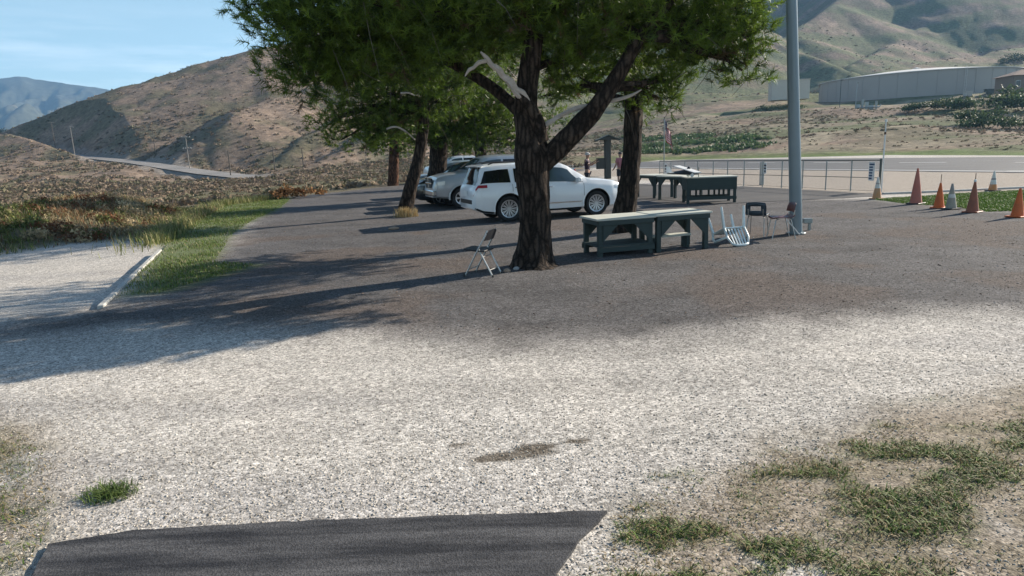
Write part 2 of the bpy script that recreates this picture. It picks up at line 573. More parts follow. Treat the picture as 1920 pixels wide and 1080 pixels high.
def height(x, y):
    x = np.asarray(x, dtype=float); y = np.asarray(y, dtype=float)
    base = rbf(x, y)
    H = base
    for pts, s_l, s_r in RIDGES:
        for a, b in zip(pts[:-1], pts[1:]):
            dx, dy = b[0] - a[0], b[1] - a[1]
            L2 = dx * dx + dy * dy
            t = np.clip(((x - a[0]) * dx + (y - a[1]) * dy) / L2, 0, 1)
            px = x - a[0] - t * dx; py = y - a[1] - t * dy
            d = np.hypot(px, py)
            side = dx * py - dy * px           # > 0: left hand of the walk
            sl_ = s_r + (s_l - s_r) * (0.5 + 0.5 * np.clip(side / (d * math.sqrt(L2) + 1e-6), -1, 1))
            h = a[2] + t * (b[2] - a[2]) - sl_ * (np.sqrt(d * d + 9.0) - 3.0)
            H = np.maximum(H, h)
    far = np.hypot(x, y)
    # gullies washed into the slopes
    rough = sstep(60, 220, far)
    g = np.abs(fbm(x + 0.35 * y, y - 0.2 * x, 46, 4, 3) - 0.5) * 2
    H = H - rough * (1 - np.clip(g * 2.2, 0, 1)) * 1.7
    H = H + rough * (fbm(x, y, 22, 4, 9) - 0.5) * 1.3
    # the road bench cuts the spurs
    rd, rz = line_z(x, y, ROAD)
    dd = np.maximum(0, rd - ROAD_HW)
    near = rd < 90
    H = np.where(near, np.clip(H, rz - 0.25 - 0.55 * dd, rz - 0.25 + (0.53 + 0.32 * sstep(5, 8.5, rz)) * dd), H)
    # the bench the tank stands on
    td = np.hypot(x - TANK_C.x, y - TANK_C.y)
    k = 1 - sstep(38, 56, td)
    H = H * (1 - k) + TANK_Z * k
    # brush covered ground is uneven close by as well
    H = H + (1 - rough) * (fbm(x, y, 5, 4, 21) - 0.45) * 0.9
    # the weed bank at the left beyond the gravel drive
    sd = sdist(x, y, SITE)
    leftb = sstep(-4.0, -9.0, x) * (y < 30)
    H = np.where((sd > 0) & (sd < 30), H * (1 - leftb) + leftb * (H * sstep(4, 14, sd) + (0.75 + 0.7 * (fbm(x, y, 2.6, 2, 8) - 0.5)) * sstep(0, 2.6, sd) * (1 - sstep(4, 12, sd))), H)
    w = sstep(0.0, 6.0, sd)
    w = np.where(far > 60, sstep(0.0, 14.0, sd), w)
    lot = (fbm(x, y, 1.3, 3, 5) - 0.62) * 0.03
    drive = (x * 0 + 1) * ((x - KERB_A.x) * _kn.x + (y - KERB_A.y) * _kn.y > 0.0) * sstep(9.0, 11.0, y) * sstep(17.5, 15.5, y) * (sd < 1.0)
    lot = lot - 0.12 * drive
    leftflat = sstep(1.0, 0.0, w)
    return lot * (1 - w) + H * w

# zones of the lot
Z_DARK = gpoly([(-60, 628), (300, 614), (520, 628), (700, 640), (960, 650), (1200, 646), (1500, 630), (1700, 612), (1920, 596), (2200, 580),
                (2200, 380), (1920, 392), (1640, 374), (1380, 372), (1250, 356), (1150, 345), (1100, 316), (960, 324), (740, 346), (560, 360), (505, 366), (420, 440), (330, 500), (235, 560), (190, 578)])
Z_VERGE = gpoly([(222, 556), (296, 468), (330, 424), (410, 381), (520, 368), (545, 372), (526, 390), (470, 415), (436, 440), (402, 490), (480, 497), (400, 520), (300, 548)])
Z_LAWN = gpoly([(1638, 374), (1700, 370), (1760, 366), (1920, 357), (2150, 346), (2150, 392), (1920, 395), (1850, 397), (1800, 389), (1690, 380)])
Z_FRONT = gpoly([(1130, 1010), (1150, 950), (1200, 915), (1330, 880), (1440, 838), (1560, 822), (1690, 775), (1810, 740), (1920, 712), (2300, 640), (2300, 1300), (1000, 1300), (1060, 1090)])
Z_LEFTF = gpoly([(-300, 740), (-20, 780), (70, 815), (118, 860), (120, 940), (105, 1000), (60, 1085), (20, 1250), (-600, 1250)])
Z_SAND = gpoly([(1150, 330), (1240, 341), (1430, 351), (1640, 366), (1920, 357), (2300, 345), (2300, 332), (1920, 324), (1660, 318), (1400, 313), (1240, 311), (1120, 318), (1000, 330)])

C_WHITE = np.array((0.475, 0.442, 0.40))
C_DARK = np.array((0.106, 0.101, 0.101))
C_CHIP = np.array((0.120, 0.097, 0.085))
C_SOIL = np.array((0.22, 0.175, 0.125))
C_SAND = np.array((0.34, 0.295, 0.25))
C_GRASS = np.array((0.085, 0.135, 0.035))
C_STRAW = np.array((0.265, 0.225, 0.16))
C_OLIVE = np.array((0.095, 0.105, 0.055))
C_HILL = np.array((0.235, 0.175, 0.130))

def front_cover(x, y):
    """how much creeping grass covers the soil in the foreground, 0..1"""
    sd = np.minimum(sdist(x, y, Z_FRONT), sdist(x, y, Z_LEFTF))
    n = 0.5 * fbm(x, y * 1.6, 0.95, 4, 41) + 0.5 * fbm(x, y * 1.5, 0.32, 4, 43)
    g = sstep(0.45, 0.63, n + 0.07 * sstep(0.3, -1.2, sd)) * sstep(0.12, -0.25, sd + 0.6 * (fbm(x, y, 0.5, 3, 5) - 0.5)) * np.where(x < 0, 0.55, 1.0)
    return g, sd

def colors(x, y, z):
    n1 = fbm(x, y, 2.2, 4, 31); n2 = fbm(x, y, 0.45, 3, 32); n3 = fbm(x, y, 9.0, 3, 33)
    C = C_WHITE[None, :] * (0.86 + 0.28 * n1 * 1.0)[:, None]
    def mixc(C, col, f):
        return C * (1 - f)[:, None] + np.asarray(col) * f[:, None]
    wob = (n1 - 0.5) * 1.6 + (n2 - 0.5) * 0.7
    # pale wheel tracks and greyer strips in the open gravel
    C = mixc(C, C_DARK * 2.6, 0.28 * sstep(0.52, 0.68, fbm(x * 0.35, y * 1.3, 1.6, 3, 77)))
    # wheel tracks: worn pale ruts with greyer loose stone between
    for trk in ([(-200, 745), (300, 712), (960, 690), (1500, 676), (2150, 660)], [(-200, 840), (350, 800), (960, 768), (1500, 722), (2150, 690)], [(200, 985), (450, 880), (900, 790), (1500, 760), (2100, 705)]):
        d_ = seg_dist(x, y, gpoly(trk), closed=False) + (n1 - 0.5) * 0.5
        C = C * (1 + 0.07 * np.exp(-(d_ / 0.22) ** 2) - 0.05 * np.exp(-((d_ - 0.55) / 0.25) ** 2))[:, None]
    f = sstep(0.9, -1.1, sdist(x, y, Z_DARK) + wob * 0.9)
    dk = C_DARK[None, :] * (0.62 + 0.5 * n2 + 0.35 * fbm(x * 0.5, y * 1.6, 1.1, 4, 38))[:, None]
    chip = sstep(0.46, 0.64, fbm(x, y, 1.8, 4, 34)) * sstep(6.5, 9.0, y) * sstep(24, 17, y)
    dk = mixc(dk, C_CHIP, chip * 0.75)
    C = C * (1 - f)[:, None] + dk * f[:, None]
    f = sstep(0.35, -0.25, sdist(x, y, Z_VERGE) + wob * 0.35)
    C = mixc(C, C_GRASS * 0.8 + C_SOIL * 0.2, f * (0.75 + 0.25 * n2))
    f = sstep(0.6, -0.3, sdist(x, y, Z_SAND) + wob * 0.4)
    C = mixc(C, C_SAND * 1.0, f)
    f = sstep(0.2, -0.2, sdist(x, y, Z_LAWN) + wob * 0.25)
    C = mixc(C, C_GRASS * 0.9, f)
    g, sd = front_cover(x, y)
    soil = sstep(0.3, -0.5, sd + wob * 0.35) * sstep(0.24, 0.50, fbm(x, y, 0.7, 4, 51))
    C = mixc(C, C_SOIL * 1.15, soil * 0.75)
    C = mixc(C, C_STRAW * 0.8, soil * 0.6 * sstep(0.5, 0.62, fbm(x, y, 0.35, 3, 52)))
    C = mixc(C, C_GRASS * 0.7 + C_SOIL * 0.3, g * 0.5)
    # two patches of bare brown dirt
    for (u, v, a, b_) in [(955, 855, 0.30, 0.05), (1003, 839, 0.16, 0.045), (1080, 827, 0.12, 0.03), (860, 835, 0.1, 0.02)]:
        p = G(u, v)
        q = ((x - p.x) / a) ** 2 + ((y - p.y - 0.15 * (x - p.x)) / (b_ * 1.6)) ** 2
        C = mixc(C, C_SOIL * 0.42, sstep(1.3, 0.6, q + (n2 - 0.5) * 1.2) * 0.85)
    # wild ground
    sdS = sdist(x, y, SITE)
    f = sstep(-0.3, 1.5, sdS + wob * 0.5)
    far = np.hypot(x, y)
    wild = C_HILL[None, :] * (0.75 + 0.5 * fbm(x, y, 30, 4, 61))[:, None]
    wild = wild * (0.62 + 0.76 * fbm(x, y, 3.2, 3, 66))[:, None]
    ol = sstep(0.44, 0.62, fbm(x, y, 14, 5, 62)) * 0.55
    wild = mixc(wild, C_OLIVE, ol)
    rightside = sstep(0, 40, x)
    wild = mixc(wild, C_STRAW * 0.95, rightside * sstep(330, 200, far) * sstep(0.38, 0.60, fbm(x * 0.5, y * 1.7, 12, 4, 63)) * 0.85)
    wild = mixc(wild, np.array((0.115, 0.14, 0.065)), rightside * sstep(0.43, 0.57, fbm(x * 0.4, y * 1.5, 18, 3, 64)) * 0.75)
    wild = mixc(wild, C_GRASS * 1.15, rightside * sstep(16, 6, sdS) * 0.85)          # mown strip beyond the runway
    gs = sstep(290, 330, far) * sstep(520, 420, far) * rightside * sstep(230, 120, x)
    wild = mixc(wild, np.array((0.16, 0.165, 0.085)), gs * 0.5)
    near_left = sstep(-5, -12, x) * sstep(150, 70, far)
    wild = mixc(wild, np.array((0.15, 0.145, 0.085)), near_left * 0.6)
    rd, _ = line_z(x, y, ROAD)
    wild = mixc(wild, C_SAND * 0.75, sstep(ROAD_HW + 4.5, ROAD_HW + 2, rd + (n3 - 0.5) * 4))
    td = np.hypot(x - TANK_C.x, y - TANK_C.y)
    wild = mixc(wild, C_SAND * 0.7, sstep(40, 36, td))
    # pale tracks across the field
    for tr in TRACKS:
        d = seg_dist(x, y, tr, closed=False)
        wild = mixc(wild, C_STRAW * 1.25, sstep(3.0, 1.2, d + (n3 - 0.5) * 2) * 0.8)
    C = C * (1 - f)[:, None] + wild * f[:, None]
    grav = (1 - f) * (1 - g)
    return np.clip(C, 0.005, 0.95), grav
TRACKS = [[tuple(P(*p))[:2] for p in [(1230, 222, 200), (1330, 207, 225), (1440, 196, 215), (1560, 195, 200)]],
          [tuple(P(*p))[:2] for p in [(1480, 283, 105), (1540, 262, 125), (1580, 240, 140), (1680, 236, 135)]],
          [tuple(P(*p))[:2] for p in [(1560, 195, 200), (1700, 188, 226), (1840, 172, 222)]]]

# polar grid: fine where the picture looks, coarse all round
az = np.concatenate([np.linspace(-180, -44, 60, endpoint=False), np.linspace(-44, 44, 860, endpoint=False), np.linspace(44, 180, 61)])
rr = np.concatenate([[0.35, 0.8, 1.3], np.geomspace(1.9, 1700, 800)])
AZ, RR = np.meshgrid(np.radians(az), rr)
gx = (RR * np.sin(AZ)).ravel(); gy = (RR * np.cos(AZ)).ravel()
gz = height(gx, gy)
gc, ggrav = colors(gx, gy, gz)
na, nr = len(az), len(rr)
ii, jj = np.meshgrid(np.arange(nr - 1), np.arange(na - 1), indexing='ij')
a0 = (ii * na + jj).ravel()
gf = np.stack([a0, a0 + 1, a0 + na + 1, a0 + na], axis=1)[:, ::-1]
gm = tri_mesh('ground', np.stack([gx, gy, gz], axis=1), gf, gc)
at = gm.attributes.new('gravel', 'FLOAT', 'POINT')
at.data.foreach_set('value', ggrav.astype(np.float32))
gm.polygons.foreach_set('use_smooth', np.ones(len(gf), dtype=bool))

def mat_ground():
    m, nt, b = new_mat('lot gravel and dry hillside')
    N, L = nt.nodes, nt.links
    geo = N.new('ShaderNodeNewGeometry')
    col = N.new('ShaderNodeAttribute'); col.attribute_name = 'Col'
    grv = N.new('ShaderNodeAttribute'); grv.attribute_name = 'gravel'
    vo = N.new('ShaderNodeTexVoronoi'); vo.inputs['Scale'].default_value = 62
    vo2 = N.new('ShaderNodeTexVoronoi'); vo2.inputs['Scale'].default_value = 24
    no = N.new('ShaderNodeTexNoise'); no.inputs['Scale'].default_value = 6; no.inputs['Detail'].default_value = 9; no.inputs['Roughness'].default_value = 0.78
    big = N.new('ShaderNodeTexNoise'); big.inputs['Scale'].default_value = 0.55; big.inputs['Detail'].default_value = 9; big.inputs['Roughness'].default_value = 0.72
    for t in (vo, vo2, no, big):
        L.new(geo.outputs['Position'], t.inputs['Vector'])
    # stones: each cell its own brightness
    bw = N.new('ShaderNodeSeparateColor'); L.new(vo.outputs['Color'], bw.inputs['Color'])
    r1 = N.new('ShaderNodeMapRange'); r1.inputs['To Min'].default_value = 0.50; r1.inputs['To Max'].default_value = 1.50
    L.new(bw.outputs['Red'], r1.inputs['Value'])
    bw2 = N.new('ShaderNodeSeparateColor'); L.new(vo2.outputs['Color'], bw2.inputs['Color'])
    r2 = N.new('ShaderNodeMapRange'); r2.inputs['To Min'].default_value = 0.80; r2.inputs['To Max'].default_value = 1.20
    L.new(bw2.outputs['Green'], r2.inputs['Value'])
    mu = N.new('ShaderNodeMath'); mu.operation = 'MULTIPLY'
    L.new(r1.outputs['Result'], mu.inputs[0]); L.new(r2.outputs['Result'], mu.inputs[1])
    # wild ground: tufts and bare spots
    r3 = N.new('ShaderNodeMapRange'); r3.inputs['From Min'].default_value = 0.3; r3.inputs['From Max'].default_value = 0.7
    r3.inputs['To Min'].default_value = 0.45; r3.inputs['To Max'].default_value = 1.5
    L.new(big.outputs['Fac'], r3.inputs['Value'])
    mf = N.new('ShaderNodeMix')
    L.new(grv.outputs['Fac'], mf.inputs['Factor']); L.new(r3.outputs['Result'], mf.inputs['A']); L.new(mu.outputs[0], mf.inputs['B'])
    r4 = N.new('ShaderNodeMapRange'); r4.inputs['From Min'].default_value = 0.25; r4.inputs['From Max'].default_value = 0.75
    r4.inputs['To Min'].default_value = 0.84; r4.inputs['To Max'].default_value = 1.16
    L.new(no.outputs['Fac'], r4.inputs['Value'])
    m2 = N.new('ShaderNodeMath'); m2.operation = 'MULTIPLY'
    L.new(mf.outputs['Result'], m2.inputs[0]); L.new(r4.outputs['Result'], m2.inputs[1])
    vm = N.new('ShaderNodeVectorMath'); vm.operation = 'SCALE'
    L.new(col.outputs['Color'], vm.inputs[0]); L.new(m2.outputs[0], vm.inputs['Scale'])
    L.new(vm.outputs['Vector'], b.inputs['Base Color'])
    b.inputs['Roughness'].default_value = 0.95
    b.inputs['Specular IOR Level'].default_value = 0.1
    # relief
    hsum = N.new('ShaderNodeMath'); hsum.operation = 'MULTIPLY_ADD'; hsum.inputs[1].default_value = -0.9
    L.new(vo.outputs['Distance'], hsum.inputs[0]); L.new(no.outputs['Fac'], hsum.inputs[2])
    bp = N.new('ShaderNodeBump'); bp.inputs['Strength'].default_value = 0.45; bp.inputs['Distance'].default_value = 0.009
    L.new(hsum.outputs[0], bp.inputs['Height'])
    bp2 = N.new('ShaderNodeBump'); bp2.inputs['Distance'].default_value = 0.5
    inv = N.new('ShaderNodeMath'); inv.operation = 'SUBTRACT'; inv.inputs[0].default_value = 0.95
    L.new(grv.outputs['Fac'], inv.inputs[1]); L.new(inv.outputs[0], bp2.inputs['Strength'])
    L.new(big.outputs['Fac'], bp2.inputs['Height']); L.new(bp.outputs['Normal'], bp2.inputs['Normal'])
    L.new(bp2.outputs['Normal'], b.inputs['Normal'])
    return m
M['ground'] = mat_ground()
tag(link('ground', gm, M['ground']), 'gravel lot and dry brush hills around it', kind='structure')

def gz_at(x, y):
    return float(height(np.array([x]), np.array([y]))[0])

# ------------------------------------------------------------------ far mountains
def far_mountains():
    sky_pts = [(-700, 150), (-420, 165), (-250, 120), (-120, 150), (0, 147), (40, 143), (80, 151), (110, 156), (160, 161), (225, 173), (330, 190), (460, 205), (640, 215)]
    D0 = 3200.0
    us = np.array([p[0] for p in sky_pts]); vs_ = np.array([p[1] for p in sky_pts])
    nu, nk = 420, 130
    uu = np.linspace(-700, 640, nu)
    top = [P(u, v, D0) for u, v in zip(uu, np.interp(uu, us, vs_))]
    tx = np.array([p.x for p in top]); tz = np.array([p.z for p in top])
    rows = np.linspace(0, 1, nk)
    X, K = np.meshgrid(tx, rows)
    Zt = np.repeat(tz[None, :], nk, 0)
    Y = D0 - K * 1500
    X = X * (Y / D0)
    s = fbm(X, Y * 0.55, 330, 5, 71)
    gul = np.abs(fbm(X + 0.3 * Y, Y * 0.35, 210, 5, 73) - 0.5) * 2
    prof = (1 - K) ** 1.15
    Z = Zt * prof * (1 - 0.35 * np.sin(math.pi * K) * (1 - np.clip(gul * 2.2, 0, 1))) + (s - 0.5) * 190 * np.sin(math.pi * np.clip(K, 0, 1)) - 6 * K
    Z[0] += (fbm(tx, tx * 0, 60, 3, 5) - 0.5) * 12
    c = np.array((0.055, 0.058, 0.04)) * (0.7 + 0.6 * fbm(X, Y, 90, 4, 74))[..., None]
    pale = sstep(0.52, 0.66, fbm(X * 1.3, Y * 0.5, 170, 4, 75))[..., None] * sstep(0.25, 0.6, K)[..., None]
    c = c * (1 - pale * 0.7) + np.array((0.27, 0.22, 0.16)) * pale * 0.7
    i_, j_ = np.meshgrid(np.arange(nk - 1), np.arange(nu - 1), indexing='ij')
    a = (i_ * nu + j_).ravel()
    f = np.stack([a, a + nu, a + nu + 1, a + 1], axis=1)
    me = tri_mesh('mountains', np.stack([X.ravel(), Y.ravel(), Z.ravel()], 1), f, c.reshape(-1, 3))
    m, nt, b = new_mat('chaparral mountain')
    N, L = nt.nodes, nt.links
    at_ = N.new('ShaderNodeAttribute'); at_.attribute_name = 'Col'
    geo = N.new('ShaderNodeNewGeometry')
    no = N.new('ShaderNodeTexNoise'); no.inputs['Scale'].default_value = 0.05; no.inputs['Detail'].default_value = 8
    L.new(geo.outputs['Position'], no.inputs['Vector'])
    mr = N.new('ShaderNodeMapRange'); mr.inputs['From Min'].default_value = 0.3; mr.inputs['From Max'].default_value = 0.7
    mr.inputs['To Min'].default_value = 0.6; mr.inputs['To Max'].default_value = 1.4
    L.new(no.outputs['Fac'], mr.inputs['Value'])
    vm = N.new('ShaderNodeVectorMath'); vm.operation = 'SCALE'
    L.new(at_.outputs['Color'], vm.inputs[0]); L.new(mr.outputs['Result'], vm.inputs['Scale'])
    L.new(vm.outputs['Vector'], b.inputs['Base Color'])
    b.inputs['Roughness'].default_value = 1.0
    tag(link('mountains', me, m), 'distant blue mountain range under thin cloud', kind='structure')
far_mountains()

# ================================================================== SITE SURFACES
def sheet(name, pts, z, mat, label, thick=0.0, sub=None):
    """flat surface through world xy points; a slab when thick > 0"""
    m = MB()
    n = len(pts)
    if thick > 0:
        m.add([(x, y, z) for x, y in pts] + [(x * 1.0, y * 1.0, z - thick) for x, y in pts],
              [tuple(range(n))] + [(i, n + i, n + (i + 1) % n, (i + 1) % n) for i in range(n)])
    else:
        m.add([(x, y, z) for x, y in pts], [tuple(range(n))])
    return tag(m.build(name, mat), label, kind='structure')

def mat_asphalt(name, col, worn, scale=1.2, streak=(1, 1, 1)):
    m, nt, b = new_mat(name)
    N, L = nt.nodes, nt.links
    geo = N.new('ShaderNodeNewGeometry')
    mp = N.new('ShaderNodeMapping'); mp.inputs['Scale'].default_value = streak
    no = N.new('ShaderNodeTexNoise'); no.inputs['Scale'].default_value = scale; no.inputs['Detail'].default_value = 7; no.inputs['Roughness'].default_value = 0.65
    vo = N.new('ShaderNodeTexVoronoi'); vo.inputs['Scale'].default_value = 110
    L.new(geo.outputs['Position'], mp.inputs['Vector']); L.new(mp.outputs['Vector'], no.inputs['Vector']); L.new(geo.outputs['Position'], vo.inputs['Vector'])
    rp = N.new('ShaderNodeValToRGB')
    rp.color_ramp.elements[0].position = 0.38; rp.color_ramp.elements[0].color = (*col, 1)
    rp.color_ramp.elements[1].position = 0.72; rp.color_ramp.elements[1].color = (*worn, 1)
    L.new(no.outputs['Fac'], rp.inputs['Fac'])
    sp = N.new('ShaderNodeSeparateColor'); L.new(vo.outputs['Color'], sp.inputs['Color'])
    mr = N.new('ShaderNodeMapRange'); mr.inputs['To Min'].default_value = 0.7; mr.inputs['To Max'].default_value = 1.35
    L.new(sp.outputs['Red'], mr.inputs['Value'])
    vm = N.new('ShaderNodeVectorMath'); vm.operation = 'SCALE'
    L.new(rp.outputs['Color'], vm.inputs[0]); L.new(mr.outputs['Result'], vm.inputs['Scale'])
    L.new(vm.outputs['Vector'], b.inputs['Base Color'])
    b.inputs['Roughness'].default_value = 0.85
    b.inputs['Specular IOR Level'].default_value = 0.25
    bp = N.new('ShaderNodeBump'); bp.inputs['Strength'].default_value = 0.35; bp.inputs['Distance'].default_value = 0.006
    L.new(vo.outputs['Distance'], bp.inputs['Height']); L.new(bp.outputs['Normal'], b.inputs['Normal'])
    return m
M['asphalt'] = mat_asphalt('sealed black asphalt', (0.026, 0.027, 0.031), (0.115, 0.113, 0.115), 1.7, (0.5, 4.5, 1))
M['asphalt_grey'] = mat_asphalt('worn grey asphalt', (0.085, 0.088, 0.095), (0.12, 0.122, 0.128), 0.25)
M['road'] = mat_asphalt('pale worn road', (0.20, 0.19, 0.18), (0.30, 0.28, 0.26), 0.1)
M['asphalt_apron'] = mat_asphalt('dark grey apron asphalt', (0.062, 0.060, 0.062), (0.095, 0.09, 0.088), 0.5)

def wavy(pts, step, amp, seed):
    """world polygon with an uneven edge"""
    out = []
    n = len(pts)
    for i in range(n):
        a = Vector(pts[i]); b = Vector(pts[(i + 1) % n])
        k = max(1, int((b - a).length / step))
        for j in range(k):
            p = a + (b - a) * j / k
            q = float(vnoise(np.array([p.x / step / 1.7]), np.array([p.y / step / 1.7]), seed)[0]) - 0.5
            q2 = float(vnoise(np.array([p.x / step / 1.7 + 50]), np.array([p.y / step / 1.7]), seed)[0]) - 0.5
            out.append((p.x + q * amp, p.y + q2 * amp))
    return out
sheet('asphalt_pad', wavy(gpoly([(92, 1026), (250, 1000), (600, 981), (1000, 968), (1140, 963), (1092, 1012), (1035, 1090), (960, 1300), (-60, 1300), (62, 1085)]), 0.03, 0.014, 4), 0.022, M['asphalt'], 'black sealed asphalt pad at the front', 0.05)
sheet('apron_path', gpoly([(1180, 345), (1280, 347), (1430, 351.5), (1560, 359), (1640, 364), (1640, 369), (1560, 373), (1440, 378), (1340, 383), (1200, 372), (1120, 360)]), 0.010, M['asphalt_apron'], 'dark asphalt path in front of the chain link fence', 0.03)

# runway runs off to the left of straight ahead
RW_D = Vector((-0.37, 0.93)).normalized()
RW_N = Vector((RW_D.y, -RW_D.x))
def rw(a, s):
    """a metres across from the near edge, s along"""
    o = RW_N * (37.6 + a) + RW_D * s
    return (o.x, o.y)
RW_W = 25.5
sheet('runway', [rw(0, -40), rw(RW_W, -40), rw(RW_W, 84), rw(0, 84)], 0.018, M['asphalt_grey'], 'grey asphalt model airfield runway beyond the fence', 0.04)
mk = MB()
def stripe(a0_, a1_, s0, s1, w):
    A = Vector(rw(a0_, s0)); B = Vector(rw(a1_, s1))
    d = (B - A).normalized(); n_ = Vector((-d.y, d.x)) * w / 2
    mk.add([(*(A - n_), 0.024), (*(B - n_), 0.024), (*(B + n_), 0.024), (*(A + n_), 0.024)], [(0, 1, 2, 3)])
stripe(1.0, 1.0, -40, 82, 0.35)
for s in range(-36, 80, 9):
    stripe(RW_W * 0.52, RW_W * 0.52, s, s + 4.0, 0.3)
stripe(1.2, RW_W * 0.55, 24, 9, 0.3)
stripe(RW_W * 0.55, RW_W * 0.55, 6.5, 10.5, 0.9)
tag(mk.build('runway_markings', M['white_paint']), 'white painted lines on the runway', kind='structure')

# hill road
m = MB()
pts = []
for i in range(len(ROAD) - 1):
    for k in range(6):
        t = k / 6
        pts.append(tuple(ROAD[i][j] + t * (ROAD[i + 1][j] - ROAD[i][j]) for j in range(3)))
vv = []
for i, p in enumerate(pts):
    a = Vector(pts[max(i - 1, 0)]); b = Vector(pts[min(i + 1, len(pts) - 1)])
    d = (b - a); n_ = Vector((-d.y, d.x, 0)).normalized() * (ROAD_HW - 0.4)
    vv += [Vector(p) - n_, Vector(p) + n_]
m.add(vv, [(2 * i, 2 * i + 2, 2 * i + 3, 2 * i + 1) for i in range(len(pts) - 1)])
tag(m.build('hill_road', M['road']), 'grey road winding round the foot of the hill', kind='structure')

# kerb of the gravel drive, in cast lengths
kd = (KERB_B - KERB_A); kl = kd.length; kd.normalize()
kerb = thing('kerb', 'pale concrete kerb between gravel drive and grass verge', None, (0, 0, 0))
tag(kerb, 'pale concrete kerb between gravel drive and grass verge', kind='structure')
nk = 5
for i in range(nk):
    a = KERB_A + kd * (kl * i / nk + 0.01); b = KERB_A + kd * (kl * (i + 1) / nk - 0.01)
    m = MB(); m.bar((a.x, a.y, -0.05 + random.uniform(-0.004, 0.006)), (b.x, b.y, -0.05 + random.uniform(-0.004, 0.006)), 0.09, 0.17)
    m.build('kerb_stone', M['concrete'], kerb, bevel=0.012)
# edging strip along the lawn
ed = thing('edging', None, None)
tag(ed, 'thin concrete edging along the lawn by the fence', kind='structure')
ep = [G(1655, 364.5), G(1730, 361.5), G(1800, 358.5), G(1870, 355), G(1960, 351), G(2080, 346)]
for a, b in zip(ep[:-1], ep[1:]):
    m = MB(); m.bar((a.x, a.y, 0.02), (b.x, b.y, 0.02), 0.16, 0.09)
    m.build('kerb_stone', M['concrete'], ed, bevel=0.01)

# ================================================================== PLANTS
def blades(name, cx, cy, cz, h, lean, width, cols, mat, label, cat=None, spread=None):
    """grass blades: one narrow bent leaf each (two triangles)"""
    n = len(cx)
    a = RNG.uniform(0, 2 * math.pi, n)
    dx, dy = np.cos(a), np.sin(a)
    wx, wy = -dy * width, dx * width
    b0 = np.stack([cx - wx, cy - wy, cz], 1); b1 = np.stack([cx + wx, cy + wy, cz], 1)
    m0 = np.stack([cx + dx * lean * h * 0.4 - wx * .7, cy + dy * lean * h * 0.4 - wy * .7, cz + h * 0.6], 1)
    m1 = np.stack([cx + dx * lean * h * 0.4 + wx * .7, cy + dy * lean * h * 0.4 + wy * .7, cz + h * 0.6], 1)
    t = np.stack([cx + dx * lean * h, cy + dy * lean * h, cz + h * (1 - 0.25 * np.minimum(lean, 2))], 1)
    V = np.stack([b0, b1, m1, m0, t], 1).reshape(-1, 3)
    k = np.arange(n) * 5
    F = np.concatenate([np.stack([k, k + 1, k + 2], 1), np.stack([k, k + 2, k + 3], 1), np.stack([k + 3, k + 2, k + 4], 1)])
    c = np.repeat(cols, 5, axis=0)
    me = tri_mesh(name, V, F, c)
    return tag(link(name, me, mat), label, cat, kind='stuff')

M['leaf'] = mat_leaf('grass and leaf', 0.6, 0.3)
M['needle'] = mat_leaf('pine needle', 0.45, 0.42)
M['dry'] = mat_leaf('dry stalk', 0.8, 0.2, 0.1)

def rand_cols(n, a, b, jit=0.25):
    t = RNG.random(n)[:, None]
    c = np.asarray(a) * (1 - t) + np.asarray(b) * t
    return np.clip(c * (1 + RNG.normal(0, jit, n))[:, None], 0.004, 0.9)

def sample_poly(poly, n, dens_pow=0.0):
    xs = [p[0] for p in poly]; ys = [p[1] for p in poly]
    out = []
    tot = 0
    while tot < n:
        x = RNG.uniform(min(xs), max(xs), n * 3); y = RNG.uniform(min(ys), max(ys), n * 3)
        k = inside(x, y, poly)
        out.append(np.stack([x[k], y[k]], 1)); tot += int(k.sum())
    return np.concatenate(out)[:n]

def in_view(x, y, margin=1.06):
    """keep what the picture can see, with some to spare at the sides"""
    return np.abs(x) < y * 0.80 * margin + 0.5

